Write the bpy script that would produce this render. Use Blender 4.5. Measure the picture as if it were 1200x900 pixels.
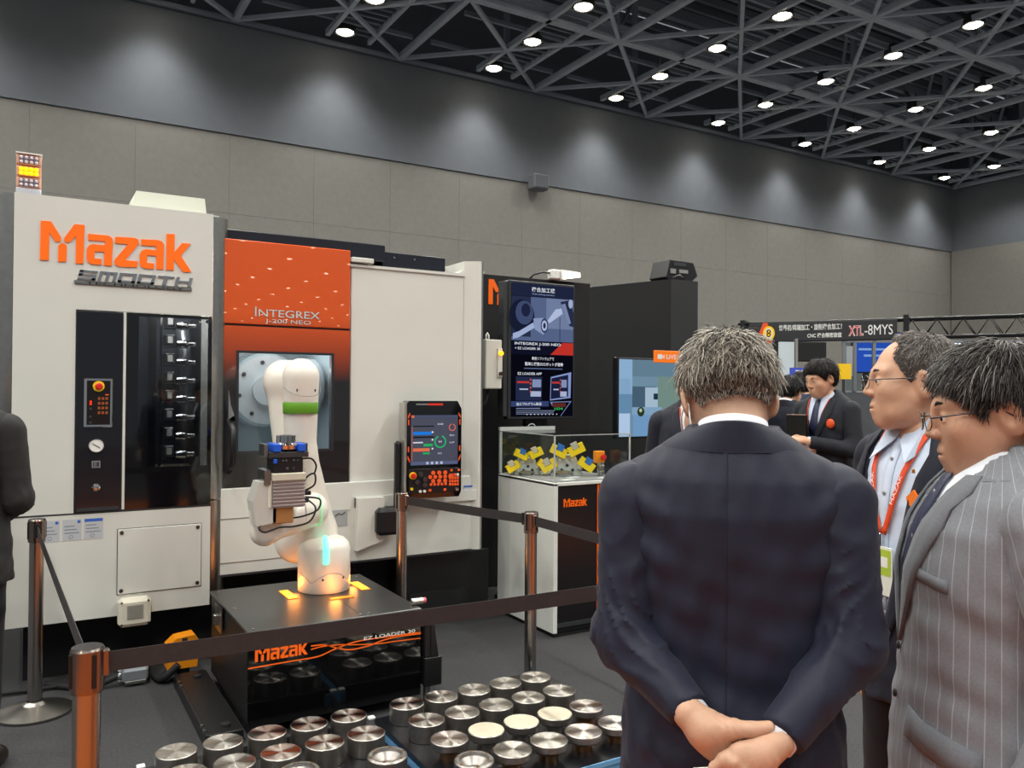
import bpy, bmesh, math, random
import numpy as np
from mathutils import Vector, Matrix
random.seed(7); RNG = np.random.default_rng(7)
SC = bpy.context.scene
for o in list(bpy.data.objects): bpy.data.objects.remove(o, do_unlink=True)
COL = SC.collection
# ---------------------------------------------------------------- camera
FPX = 950.0
_yaw, _pitch, _roll = (math.radians(a) for a in (30.93, 0.55, 0.40))
_F = Vector((math.sin(_yaw)*math.cos(_pitch), math.cos(_yaw)*math.cos(_pitch), math.sin(_pitch)))
_r = Vector((math.cos(_yaw), -math.sin(_yaw), 0)); _u = _r.cross(_F)
_R = _r*math.cos(_roll) + _u*math.sin(_roll); _U = -_r*math.sin(_roll) + _u*math.cos(_roll)
cam_d = bpy.data.cameras.new('camera'); cam_d.sensor_width = 36; cam_d.lens = FPX/1200*36
cam_d.clip_start = 0.05; cam_d.clip_end = 200
cam = bpy.data.objects.new('camera', cam_d); COL.objects.link(cam)
cam.matrix_world = Matrix(((_R.x,_U.x,-_F.x,0),(_R.y,_U.y,-_F.y,0),(_R.z,_U.z,-_F.z,1.5),(0,0,0,1)))
SC.camera = cam
# ---------------------------------------------------------------- world, exposure
W = bpy.data.worlds.new('hall'); SC.world = W; W.use_nodes = True
W.node_tree.nodes['Background'].inputs[0].default_value = (0.86, 0.93, 1.0, 1)
W.node_tree.nodes['Background'].inputs[1].default_value = 0.27
VS = SC.view_settings
VS.view_transform = 'Standard'; VS.look = 'None'; VS.gamma = 1; VS.use_curve_mapping = False
VS.exposure = -0.08
LAMP_W = 258.0          # one hall downlight
WASH_W = 330.0          # one wall washer
# ---------------------------------------------------------------- helpers
def lin(h):
    h = h.lstrip('#'); v = [int(h[i:i+2],16)/255 for i in (0,2,4)]
    return tuple(c/12.92 if c <= .04045 else ((c+.055)/1.055)**2.4 for c in v)
MATS = {}
def mat(name, col, rough=.5, metal=0., noise=0., nscale=40., bump=0., bscale=200., emit=None, estr=0., coat=0., spec=.5, aniso=0., arot=0., tangent=None, sheen=0., trans=0., sss=0.):
    if name in MATS: return MATS[name]
    m = bpy.data.materials.new(name); m.use_nodes = True; nt = m.node_tree; b = nt.nodes['Principled BSDF']
    c = lin(col) if isinstance(col, str) else col
    b.inputs['Base Color'].default_value = (*c,1); b.inputs['Roughness'].default_value = rough; b.inputs['Metallic'].default_value = metal
    b.inputs['Specular IOR Level'].default_value = spec; b.inputs['Coat Weight'].default_value = coat; b.inputs['Coat Roughness'].default_value = .04
    b.inputs['Sheen Weight'].default_value = sheen; b.inputs['Transmission Weight'].default_value = trans
    if sss:
        b.inputs['Subsurface Weight'].default_value = sss; b.inputs['Subsurface Radius'].default_value = (.012,.005,.003); b.inputs['Subsurface Scale'].default_value = .6
    if emit is not None:
        e = lin(emit) if isinstance(emit, str) else emit
        b.inputs['Emission Color'].default_value = (*e,1); b.inputs['Emission Strength'].default_value = estr
    tc = nt.nodes.new('ShaderNodeTexCoord')
    if noise:
        n = nt.nodes.new('ShaderNodeTexNoise'); n.inputs['Scale'].default_value = nscale; n.inputs['Detail'].default_value = 4
        nt.links.new(tc.outputs['Object'], n.inputs['Vector'])
        r = nt.nodes.new('ShaderNodeMapRange'); r.inputs['From Min'].default_value=.25; r.inputs['From Max'].default_value=.75
        r.inputs['To Min'].default_value = 1-noise; r.inputs['To Max'].default_value = 1+noise
        mx = nt.nodes.new('ShaderNodeMix'); mx.data_type='RGBA'; mx.blend_type='MULTIPLY'; mx.inputs['Factor'].default_value=1
        mx.inputs['A'].default_value = (*c,1)
        nt.links.new(n.outputs['Fac'], r.inputs['Value']); nt.links.new(r.outputs['Result'], mx.inputs['B']); nt.links.new(mx.outputs['Result'], b.inputs['Base Color'])
    if bump:
        n2 = nt.nodes.new('ShaderNodeTexNoise'); n2.inputs['Scale'].default_value = bscale; n2.inputs['Detail'].default_value = 3
        nt.links.new(tc.outputs['Object'], n2.inputs['Vector'])
        bp = nt.nodes.new('ShaderNodeBump'); bp.inputs['Strength'].default_value = bump; bp.inputs['Distance'].default_value=.01
        nt.links.new(n2.outputs['Fac'], bp.inputs['Height']); nt.links.new(bp.outputs['Normal'], b.inputs['Normal'])
    if aniso:
        b.inputs['Anisotropic'].default_value = aniso; b.inputs['Anisotropic Rotation'].default_value = arot
        t = nt.nodes.new('ShaderNodeTangent'); t.direction_type='RADIAL'; t.axis = tangent or 'Z'; nt.links.new(t.outputs['Tangent'], b.inputs['Tangent'])
    MATS[name] = m; return m
def emis(name, col, s):
    if name in MATS: return MATS[name]
    m = bpy.data.materials.new(name); m.use_nodes = True; nt = m.node_tree; nt.nodes.clear()
    e = nt.nodes.new('ShaderNodeEmission'); e.inputs[0].default_value = (*(lin(col) if isinstance(col,str) else col),1); e.inputs[1].default_value = s
    o = nt.nodes.new('ShaderNodeOutputMaterial'); nt.links.new(e.outputs[0], o.inputs[0]); MATS[name] = m; return m
def glassmat(name, tint=(1,1,1), refl=.5, rough=.02):
    m = bpy.data.materials.new(name); m.use_nodes = True; nt = m.node_tree; nt.nodes.clear()
    t = nt.nodes.new('ShaderNodeBsdfTransparent'); t.inputs[0].default_value = (*tint,1)
    g = nt.nodes.new('ShaderNodeBsdfGlossy'); g.inputs['Roughness'].default_value = rough
    f = nt.nodes.new('ShaderNodeFresnel'); f.inputs[0].default_value = 1.5
    k = nt.nodes.new('ShaderNodeMath'); k.operation='MULTIPLY'; k.inputs[1].default_value = refl
    mx = nt.nodes.new('ShaderNodeMixShader'); o = nt.nodes.new('ShaderNodeOutputMaterial')
    ge = nt.nodes.new('ShaderNodeNewGeometry'); iv = nt.nodes.new('ShaderNodeMath'); iv.operation='SUBTRACT'; iv.inputs[0].default_value = 1; k2 = nt.nodes.new('ShaderNodeMath'); k2.operation='MULTIPLY'; nt.links.new(ge.outputs['Backfacing'], iv.inputs[1])
    nt.links.new(f.outputs[0], k.inputs[0]); nt.links.new(k.outputs[0], k2.inputs[0]); nt.links.new(iv.outputs[0], k2.inputs[1]); nt.links.new(k2.outputs[0], mx.inputs[0]); nt.links.new(t.outputs[0], mx.inputs[1]); nt.links.new(g.outputs[0], mx.inputs[2]); nt.links.new(mx.outputs[0], o.inputs[0])
    MATS[name] = m; return m

class MB:
    """collects verts / faces; build() links ONE mesh object"""
    def __init__(s): s.v=[]; s.f=[]; s.m=[]; s.sm=[]
    def add(s, v, f, mi=0, smooth=False):
        b=len(s.v); s.v += [tuple(p) for p in v]; s.f += [tuple(i+b for i in q) for q in f]; s.m += [mi]*len(f); s.sm += [smooth]*len(f); return s
    def box(s, x0,x1,y0,y1,z0,z1, bev=0., mi=0):
        x0,x1=min(x0,x1),max(x0,x1); y0,y1=min(y0,y1),max(y0,y1); z0,z1=min(z0,z1),max(z0,z1)
        if bev<=0:
            v=[(x,y,z) for z in (z0,z1) for y in (y0,y1) for x in (x0,x1)]
            return s.add(v,[(0,2,3,1),(4,5,7,6),(0,1,5,4),(2,6,7,3),(0,4,6,2),(1,3,7,5)],mi)
        bev=min(bev,(x1-x0)*.49,(y1-y0)*.49,(z1-z0)*.49)
        X=(x0,x1);Y=(y0,y1);Z=(z0,z1); v=[]; idx={}
        for i in (0,1):
            for j in (0,1):
                for k in (0,1):
                    sx=bev*(1-2*i); sy=bev*(1-2*j); sz=bev*(1-2*k)
                    for a,p in enumerate(((X[i],Y[j]+sy,Z[k]+sz),(X[i]+sx,Y[j],Z[k]+sz),(X[i]+sx,Y[j]+sy,Z[k]))):
                        idx[i,j,k,a]=len(v); v.append(p)
        f=[]
        def q(*ids):
            c=[sum(v[t][n] for t in ids)/len(ids) for n in range(3)]; cen=((x0+x1)/2,(y0+y1)/2,(z0+z1)/2)
            a,b,d=(Vector(v[ids[n]]) for n in (0,1,2)); nn=(b-a).cross(d-a)
            f.append(tuple(ids) if nn.dot(Vector(c)-Vector(cen))>0 else tuple(reversed(ids)))
        for i in (0,1): q(idx[i,0,0,0],idx[i,1,0,0],idx[i,1,1,0],idx[i,0,1,0])
        for j in (0,1): q(idx[0,j,0,1],idx[1,j,0,1],idx[1,j,1,1],idx[0,j,1,1])
        for k in (0,1): q(idx[0,0,k,2],idx[1,0,k,2],idx[1,1,k,2],idx[0,1,k,2])
        for i in (0,1):
            for j in (0,1): q(idx[i,j,0,0],idx[i,j,0,1],idx[i,j,1,1],idx[i,j,1,0])
            for k in (0,1): q(idx[i,0,k,0],idx[i,0,k,2],idx[i,1,k,2],idx[i,1,k,0])
        for j in (0,1):
            for k in (0,1): q(idx[0,j,k,1],idx[0,j,k,2],idx[1,j,k,2],idx[1,j,k,1])
        for i in (0,1):
            for j in (0,1):
                for k in (0,1): q(idx[i,j,k,0],idx[i,j,k,1],idx[i,j,k,2])
        return s.add(v,f,mi)
    def tube(s, pts, r, n=8, mi=0, cap=True, smooth=True, up=None):
        pts=[Vector(p) for p in pts]; R=r if isinstance(r,(list,tuple)) else [r]*len(pts)
        v=[]; f=[]; u=None
        for i,p in enumerate(pts):
            d=(pts[min(i+1,len(pts)-1)]-pts[max(i-1,0)]).normalized()
            if u is None:
                a=Vector(up) if up else (Vector((0,0,1)) if abs(d.z)<.9 else Vector((1,0,0))); u=d.cross(a).normalized()
            else: u=(u-d*u.dot(d)).normalized()
            w=d.cross(u)
            for k in range(n):
                t=2*math.pi*(k+.5)/n; v.append(p+(u*math.cos(t)+w*math.sin(t))*R[i])
        for i in range(len(pts)-1):
            for k in range(n): f.append((i*n+k,i*n+(k+1)%n,(i+1)*n+(k+1)%n,(i+1)*n+k))
        s.add(v,f,mi,smooth)
        if cap:
            b=len(s.v)-len(v); s.f+= [tuple(b+k for k in reversed(range(n))),tuple(b+(len(pts)-1)*n+k for k in range(n))]; s.m+=[mi]*2; s.sm+=[False]*2
        return s
    def beam(s, a, b, w, h, mi=0):
        a=Vector(a);b=Vector(b);d=(b-a).normalized(); r=d.cross(Vector((0,0,1)))
        r = r.normalized() if r.length>1e-4 else Vector((1,0,0)); u=r.cross(d)
        v=[p+r*(sx*w/2)+u*(sz*h/2) for p in (a,b) for sx,sz in ((-1,-1),(1,-1),(1,1),(-1,1))]
        return s.add(v,[(3,2,1,0),(4,5,6,7),(0,1,5,4),(1,2,6,5),(2,3,7,6),(3,0,4,7)],mi)
    def lathe(s, prof, c=(0,0,0), n=32, mi=0, axis='z', smooth=True, sharp=True):
        # prof = [(r,z)] bottom->top ; separate rings per segment for crisp edges
        c=Vector(c)
        def P(r,z,t):
            x,y=r*math.cos(t),r*math.sin(t)
            if axis=='z': return c+Vector((x,y,z))
            if axis=='y': return c+Vector((x,z,-y))
            return c+Vector((z,x,y))
        segs=[(prof[i],prof[i+1]) for i in range(len(prof)-1)]
        if not sharp:
            v=[P(r,z,2*math.pi*k/n) for r,z in prof for k in range(n)]
            return s.add(v,[(i*n+k,i*n+(k+1)%n,(i+1)*n+(k+1)%n,(i+1)*n+k) for i in range(len(prof)-1) for k in range(n)],mi,smooth)
        for (r0,z0),(r1,z1) in segs:
            if r0<1e-6 and r1<1e-6: continue
            if r0<1e-6:
                v=[P(0,z0,0)]+[P(r1,z1,2*math.pi*k/n) for k in range(n)]; f=[(0,(k+1)%n+1,k+1) for k in range(n)] 
            elif r1<1e-6:
                v=[P(0,z1,0)]+[P(r0,z0,2*math.pi*k/n) for k in range(n)]; f=[(0,k+1,(k+1)%n+1) for k in range(n)]
            else:
                v=[P(r0,z0,2*math.pi*k/n) for k in range(n)]+[P(r1,z1,2*math.pi*k/n) for k in range(n)]; f=[(k,(k+1)%n,n+(k+1)%n,n+k) for k in range(n)]
            s.add(v,f,mi,smooth)
        return s
    def prism(s, poly, o, u, v, n, h, mi=0):
        # 2-D polygon (ccw) on frame o,u,v extruded by h along n
        o,u,v,n=Vector(o),Vector(u),Vector(v),Vector(n); N=len(poly)
        a=[o+u*p[0]+v*p[1] for p in poly]; b=[p+n*h for p in a]
        ar=sum(poly[i][0]*poly[(i+1)%N][1]-poly[(i+1)%N][0]*poly[i][1] for i in range(N)); 
        flip = (ar<0) != (u.cross(v).dot(n)*h<0)
        f=[tuple(range(N,2*N)),tuple(reversed(range(N)))]+[(i,(i+1)%N,N+(i+1)%N,N+i) for i in range(N)]
        if flip: f=[tuple(reversed(q)) for q in f]
        return s.add(a+b,f,mi)
    def sphere(s, c, r, n=12, m=8, mi=0, sc=(1,1,1)):
        v=[];f=[]
        for i in range(m+1):
            t=math.pi*i/m
            for k in range(n): v.append((c[0]+r*sc[0]*math.sin(t)*math.cos(2*math.pi*k/n),c[1]+r*sc[1]*math.sin(t)*math.sin(2*math.pi*k/n),c[2]+r*sc[2]*math.cos(t)))
        for i in range(m):
            for k in range(n): f.append((i*n+k,(i+1)*n+k,(i+1)*n+(k+1)%n,i*n+(k+1)%n))
        return s.add(v,f,mi,True)
    def text(s, txt, o, u, v, w=None, h=None, ext=.001, mi=0, align='L', bold=0., shear=0.):
        # text lies in frame o (lower-left, or centre-bottom), u right, v up; fitted to width w and/or height h
        cu=bpy.data.curves.new('t','FONT'); cu.body=txt; cu.offset=bold; cu.shear=shear; cu.resolution_u=3
        ob=bpy.data.objects.new('t',cu); COL.objects.link(ob); dg=bpy.context.evaluated_depsgraph_get(); dg.update()
        me=bpy.data.meshes.new_from_object(ob.evaluated_get(dg)); 
        P=np.array([p.co[:] for p in me.vertices]); F=[tuple(p.vertices) for p in me.polygons]
        bpy.data.objects.remove(ob); bpy.data.curves.remove(cu); bpy.data.meshes.remove(me)
        if len(P)==0: return s
        lo=P.min(0);hi=P.max(0); sx=sy=None
        if w: sx=w/(hi[0]-lo[0])
        if h: sy=h/(hi[1]-lo[1])
        sx=sx or sy; sy=sy or sx
        P[:,0]=(P[:,0]-lo[0])*sx; P[:,1]=(P[:,1]-lo[1])*sy
        if align=='C': P[:,0]-=P[:,0].max()/2
        o,u,v=Vector(o),Vector(u),Vector(v); n=u.cross(v)
        V=[o+u*p[0]+v*p[1]+n*ext for p in P.tolist()]
        return s.add(V,F,mi)
    def build(s, name, mats, parent=None, org=None, smooth=None):
        me=bpy.data.meshes.new(name); 
        off=Vector(org) if org is not None else (ORG.get(parent.name,Vector((0,0,0))) if parent else Vector((0,0,0)))
        me.from_pydata([(p[0]-off[0],p[1]-off[1],p[2]-off[2]) for p in s.v],[],s.f)
        if not isinstance(mats,(list,tuple)): mats=[mats]
        for m in mats: me.materials.append(m)
        me.polygons.foreach_set('material_index',s.m)
        me.polygons.foreach_set('use_smooth',[bool(x) for x in s.sm] if smooth is None else [smooth]*len(s.f))
        me.update(); o=bpy.data.objects.new(name,me); COL.objects.link(o)
        if parent: o.parent=parent; ORG[o.name]=off
        else: o.location=off; ORG[o.name]=off
        return o
ORG={}
def tag(o,label=None,cat=None,group=None,kind=None):
    if label: o['label']=label
    if cat: o['category']=cat
    if group: o['group']=group
    if kind: o['kind']=kind
    return o
def thing(name,label,cat,loc=(0,0,0),group=None,rz=0.):
    o=bpy.data.objects.new(name,None); COL.objects.link(o); o.location=loc; o.rotation_euler=(0,0,rz); o.empty_display_size=.1
    ORG[o.name]=Vector(loc); return tag(o,label,cat,group)
def local(name,label,cat,loc,rz=0.,group=None):   # thing whose parts are given in its own coordinates
    o=thing(name,label,cat,loc,group,rz); ORG[o.name]=Vector((0,0,0)); return o
def dup(root, loc=None, rz=None, label=None, group=None):
    r=root.copy(); COL.objects.link(r)
    if loc is not None: r.location=loc
    if rz is not None: r.rotation_euler=(0,0,rz)
    if label: r['label']=label
    if group: r['group']=group
    for ch in list(root.children):
        c=ch.copy(); COL.objects.link(c); c.parent=r
        for g in ch.children:
            d=g.copy(); COL.objects.link(d); d.parent=c
    return r
def cat(pts,n=6):
    P=[Vector(p) for p in pts]; Q=[]
    for i in range(len(P)-1):
        p0,p1,p2,p3=P[max(i-1,0)],P[i],P[i+1],P[min(i+2,len(P)-1)]
        for k in range(n):
            t=k/n; Q.append(.5*((2*p1)+(p2-p0)*t+(2*p0-5*p1+4*p2-p3)*t*t+(3*p1-p0-3*p2+p3)*t**3))
    return Q+[P[-1]]
def B(*a,**k): return MB().box(*a,**k)
X_,Y_,Z_=Vector((1,0,0)),Vector((0,1,0)),Vector((0,0,1)); NY=Vector((0,-1,0))
LOGO=[[(0.003,0.283),(0.066,0.285),(0.129,0.178),(0.127,0.155),(0.112,0.144),(0.092,0.147),(0.056,0.206),(0.054,0.01),(0.0,0.008)],[(0.112,0.121),(0.125,0.135),(0.143,0.139),(0.156,0.133),(0.165,0.119),(0.162,0.01),(0.111,0.005)],[(0.21,0.281),(0.275,0.283),(0.269,0.004),(0.22,0.002),(0.222,0.198),(0.187,0.154),(0.165,0.144),(0.149,0.155),(0.147,0.175)],[(0.298,0.222),(0.429,0.223),(0.453,0.209),(0.458,0.187),(0.453,0.004),(0.402,0.004),(0.403,0.101),(0.341,0.1),(0.339,0.048),(0.387,0.048),(0.385,0.006),(0.319,0.006),(0.296,0.022),(0.289,0.052),(0.291,0.113),(0.304,0.14),(0.331,0.151),(0.407,0.15),(0.409,0.179),(0.299,0.176)],[(0.474,0.219),(0.602,0.225),(0.628,0.214),(0.631,0.186),(0.617,0.161),(0.541,0.054),(0.625,0.053),(0.621,0.008),(0.504,0.003),(0.476,0.014),(0.47,0.042),(0.48,0.064),(0.559,0.173),(0.472,0.172)],[(0.647,0.219),(0.757,0.225),(0.789,0.218),(0.804,0.195),(0.801,0.007),(0.752,0.006),(0.753,0.105),(0.69,0.104),(0.688,0.048),(0.737,0.047),(0.735,0.005),(0.676,0.004),(0.645,0.015),(0.637,0.041),(0.639,0.105),(0.651,0.135),(0.68,0.147),(0.753,0.147),(0.752,0.177),(0.648,0.174)],[(0.821,0.277),(0.878,0.281),(0.877,0.146),(0.932,0.219),(0.993,0.219),(0.923,0.12),(1.0,0.005),(0.939,0.0),(0.875,0.089),(0.873,0.008),(0.821,0.006)]]
def mazak(mb, x0, z0, w, y, th=.004, mi=0, o=None, u=None, v=None, n=None):
    if o is None: o,u,v,n=(x0,y,z0),X_,Z_,NY
    for p in LOGO: mb.prism([(a*w,b*w) for a,b in p],o,u,v,n,th,mi)
    return mb
# ---------------------------------------------------------------- materials
M=lambda k: MATS[k]
mat('machine_white','#d3d4cd',.38,noise=.03,nscale=3)
mat('machine_white2','#d6d6ce',.45,noise=.03,nscale=3)
mat('steel','#a8a8a4',.3,1.,noise=.08,nscale=30)
mat('steel_dark','#5f6062',.35,.9)
mat('chrome','#d5d5d5',.12,1.)
mat('brushed','#a9a5a0',.26,1.,aniso=.6)
mat('black_gloss','#0b0b0d',.07,0,coat=.5)
mat('black','#0d0d0f',.45,noise=.1)
mat('black_matte','#0e0e10',.8,noise=.15,nscale=20)
mat('black_plastic','#17171a',.35)
mat('dark_grey','#2c2e31',.5)
mat('navy_black','#161a24',.3)
mat('orange_print','#ff6a0a',.35)
mat('white_print','#e9e9e6',.5)
mat('grey_print','#9a9a98',.4,.5)
mat('robot_white','#ece6da',.3,coat=.2)
mat('green_band','#5f9a1e',.5)
mat('belt','#2a2627',.75,noise=.2,nscale=60)
mat('rubber','#1a1a1c',.7)
mat('blue_paint','#2f6fc4',.45)
mat('tray_blue','#6fa3cc',.45)
mat('tray_black','#14161a',.22,noise=.2,nscale=15)
mat('yellow','#f2d21a',.4)
mat('orange_plastic','#f0930f',.45)
mat('red_plastic','#d32515',.4)
mat('key_orange','#c2481c',.4,emit='#ff5a1c',estr=.35)
mat('paper','#e6e6e0',.6)
mat('sticker','#b9bdc2',.4)
mat('sticker_blue','#2f62b8',.4)
mat('aluminium','#c3c1bb',.32,.85,noise=.06)
mat('glow_white','#ffffff',.4,emit='#fff3d8',estr=22)
# ---------------------------------------------------------------- smooth solids: signed distances meshed by surface nets
def smin(a,b,k): 
    h=np.maximum(k-np.abs(a-b),0)/k; return np.minimum(a,b)-h*h*k*.25
def smax(a,b,k): return -smin(-a,-b,k)
def sd_sphere(p,c,r): return np.linalg.norm(p-np.array(c),axis=1)-r
def sd_ell(p,c,r,R=None):
    q=p-np.array(c)
    if R is not None: q=q@np.array(R)
    r=np.array(r); k0=np.linalg.norm(q/r,axis=1); k1=np.linalg.norm(q/(r*r),axis=1)+1e-9; return k0*(k0-1)/k1
def sd_cone(p,a,b,r1,r2):          # capsule with two radii
    a=np.array(a,float);b=np.array(b,float);ba=b-a; h=np.clip(((p-a)@ba)/(ba@ba),0,1); return np.linalg.norm(p-a-h[:,None]*ba,axis=1)-(r1+(r2-r1)*h)
def sd_box(p,c,h,r=0.,R=None):
    q=p-np.array(c)
    if R is not None: q=q@np.array(R)
    q=np.abs(q)-np.array(h)+r; return np.linalg.norm(np.maximum(q,0),axis=1)+np.minimum(q.max(1),0)-r
def sd_chain(p,pts,rad,k=.01):
    d=None
    for i in range(len(pts)-1):
        e=sd_cone(p,pts[i],pts[i+1],rad[i],rad[i+1]); d=e if d is None else smin(d,e,k)
    return d
def rotm(ax,deg):
    return np.array(Matrix.Rotation(math.radians(deg),3,ax))
def surfnet(fn,lo,hi,h):
    lo=np.array(lo,float);hi=np.array(hi,float); n=np.ceil((hi-lo)/h).astype(int)+1
    ax=[lo[i]+h*np.arange(n[i]) for i in range(3)]
    P=np.stack(np.meshgrid(*ax,indexing='ij'),-1).reshape(-1,3)
    V=np.empty(len(P))
    for s in range(0,len(P),400000): V[s:s+400000]=fn(P[s:s+400000])
    V=V.reshape(n); I=V<0
    c=[I[i:n[0]-1+i,j:n[1]-1+j,k:n[2]-1+k] for i in (0,1) for j in (0,1) for k in (0,1)]
    s=sum(x.astype(np.int8) for x in c); act=(s>0)&(s<8)
    ci=np.argwhere(act); idx=-np.ones(act.shape,int); idx[act]=np.arange(len(ci))
    acc=np.zeros((len(ci),3)); cnt=np.zeros(len(ci))
    cor=[(i,j,k) for i in (0,1) for j in (0,1) for k in (0,1)]
    for a in cor:
        for ax_ in range(3):
            if a[ax_]: continue
            b=list(a); b[ax_]=1
            va=V[ci[:,0]+a[0],ci[:,1]+a[1],ci[:,2]+a[2]]; vb=V[ci[:,0]+b[0],ci[:,1]+b[1],ci[:,2]+b[2]]
            m=(va<0)!=(vb<0); t=np.zeros(len(ci)); t[m]=va[m]/(va[m]-vb[m])
            q=np.tile(np.array(a,float),(len(ci),1)); q[:,ax_]+=t
            acc[m]+=q[m]; cnt[m]+=1
    verts=lo+h*(ci+acc/cnt[:,None])
    F=[]
    for ax_ in range(3):
        u,v=(ax_+1)%3,(ax_+2)%3
        sl0=[slice(None)]*3; sl1=[slice(None)]*3; sl0[ax_]=slice(0,n[ax_]-1); sl1[ax_]=slice(1,n[ax_])
        a=I[tuple(sl0)];b=I[tuple(sl1)]; e=np.argwhere(a!=b); e=e[(e[:,u]>0)&(e[:,v]>0)&(e[:,u]<n[u]-1)&(e[:,v]<n[v]-1)]
        if not len(e): continue
        ins=a[e[:,0],e[:,1],e[:,2]]
        def cell(du,dv):
            q=e.copy(); q[:,u]-=du; q[:,v]-=dv; return idx[q[:,0],q[:,1],q[:,2]]
        q=np.stack([cell(1,1),cell(0,1),cell(0,0),cell(1,0)],1); q[~ins]=q[~ins][:,::-1]; F.append(q)
    F=np.concatenate(F); F=F[(F>=0).all(1)]
    return verts,F
def relax(v,f,it=2,lam=.5):
    e=np.concatenate([f[:,[0,1]],f[:,[1,2]],f[:,[2,3]],f[:,[3,0]]]); 
    for _ in range(it):
        s=np.zeros_like(v); c=np.zeros(len(v)); np.add.at(s,e[:,0],v[e[:,1]]); np.add.at(c,e[:,0],1); np.add.at(s,e[:,1],v[e[:,0]]); np.add.at(c,e[:,1],1)
        v=v+lam*(s/np.maximum(c,1)[:,None]-v)
    return v
def solid(mb,fn,lo,hi,h,mi=0,it=1):
    v,f=surfnet(fn,lo,hi,h)
    if it: v=relax(v,f,it)
    return mb.add(v.tolist(),f.tolist(),mi,True)
def fastmesh(name,parts,mats,parent=None):
    """parts = [(verts,faces,mat index)] of quads -> one smooth mesh object"""
    V=np.concatenate([p[0] for p in parts]); off=0; F=[];MI=[]
    for v,f,m in parts: F.append(f+off); MI.append(np.full(len(f),m)); off+=len(v)
    F=np.concatenate(F);MI=np.concatenate(MI)
    me=bpy.data.meshes.new(name); me.vertices.add(len(V)); me.vertices.foreach_set('co',V.astype(np.float32).ravel())
    me.loops.add(F.size); me.loops.foreach_set('vertex_index',F.astype(np.int32).ravel()); me.polygons.add(len(F)); me.polygons.foreach_set('loop_start',np.arange(0,F.size,F.shape[1],dtype=np.int32))
    for m in (mats if isinstance(mats,(list,tuple)) else [mats]): me.materials.append(m)
    me.polygons.foreach_set('material_index',MI.astype(np.int32)); me.polygons.foreach_set('use_smooth',np.ones(len(F),bool)); me.update(calc_edges=True)
    o=bpy.data.objects.new(name,me); COL.objects.link(o)
    if parent: o.parent=parent
    return o
# ---------------------------------------------------------------- setting
def carpet():
    m=mat('carpet','#3e3e40',.95,noise=.35,nscale=90,bump=.5,bscale=500); return m
fl=B(-16,33,-14,19.6,-.1,0).build('floor',carpet(),org=(0,0,0)); tag(fl,'dark grey needle-felt carpet of the exhibition hall','floor',kind='structure')
mat('wall_beige','#7c7a75',.8,noise=.06,nscale=8); mat('wall_joint','#767470',.85); mat('wall_dark','#62676e',.75,noise=.05,nscale=3)
WY=19.5; SPLIT=7.45
wb=B(-16,33.3,WY+.06,WY+.5,0,13).build('wall_back',M('wall_joint'),org=(8,WY,0)); tag(wb,'back wall of the hall, beige panels below and dark grey above','wall',kind='structure')
B(-16,33,WY,WY+.06,SPLIT,13).build('upper_band',M('wall_dark'),wb)
pw,ph=2.0,1.85
pm=None
for i in range(25):
    for j in range(4):
        x0=-16+i*pw; z0=SPLIT-(j+1)*ph
        if pm is None:
            pm=MB().box(.0015,pw-.0015,.04,.07,.0015,ph-.0015,.003)
            q=pm.build('wall_panel',M('wall_beige'),None); q.parent=wb; first=q
        else:
            q=first.copy(); COL.objects.link(q)
            q.parent=wb
        q.location=(x0-8,0,z0)
ac=B(-2.4,5.2,-2.6,1.95,0,.006).build('aisle_carpet',mat('carpet_orange','#b05615',.9,noise=.15,nscale=90,bump=.4,bscale=500),org=(1.4,0,0)); tag(ac,'orange carpet of the visitor aisle in front of the belt barrier','carpet',kind='structure')
wr=B(33,33.4,-14,WY+.06,0,13).build('wall_right',M('wall_dark'),org=(33,2,0)); tag(wr,'dark grey side wall at the far right of the hall','wall',kind='structure')
B(32.94,33,-14,WY,0,SPLIT).build('lower_band',M('wall_beige'),wr)
mat('roof_deck','#343a44',.9); mat('truss','#b6bdc7',.55,noise=.08,nscale=4); mat('truss_dim','#868d97',.6); mat('purlin','#8b919b',.6)
ce=B(-16,33,-14,WY+.06,13.4,13.7).build('ceiling',M('roof_deck'),org=(8,2,13.4)); tag(ce,'dark roof deck high above the hall','ceiling',kind='structure')
for k in range(34): B(-2,33,2+k*.52,2.12+k*.52,12.75,12.95).build('purlin',M('purlin'),ce)
ZT=10.05
EV=[19.3,15.5,11.5,7.5,3.5]; OD=[17.4,13.5,9.5,5.5]
for y in EV[1:]:
    MB().beam((-2,y,ZT),(33,y,ZT),.20,.10).beam((-2,y,ZT+.3),(33,y,ZT+.3),.14,.12).beam((-2,y,ZT+.15),(33,y,ZT+.15),.05,.25).build('truss_chord',M('truss'),ce)
MB().beam((-2,19.35,ZT),(33,19.35,ZT),.1,.1).build('truss_chord',M('truss_dim'),ce)
for y in OD: MB().beam((-2,y,12.3),(33,y,12.3),.2,.3).build('truss_chord',M('truss_dim'),ce)
xs_e=[4.05+4.1*k for k in range(-1,8)]; xs_o=[6.1+4.1*k for k in range(-1,7)]
for x in xs_e: MB().beam((x,3.5,ZT+.02),(x,19.3,ZT+.02),.12,.16).build('truss_chord',M('truss'),ce)
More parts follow.
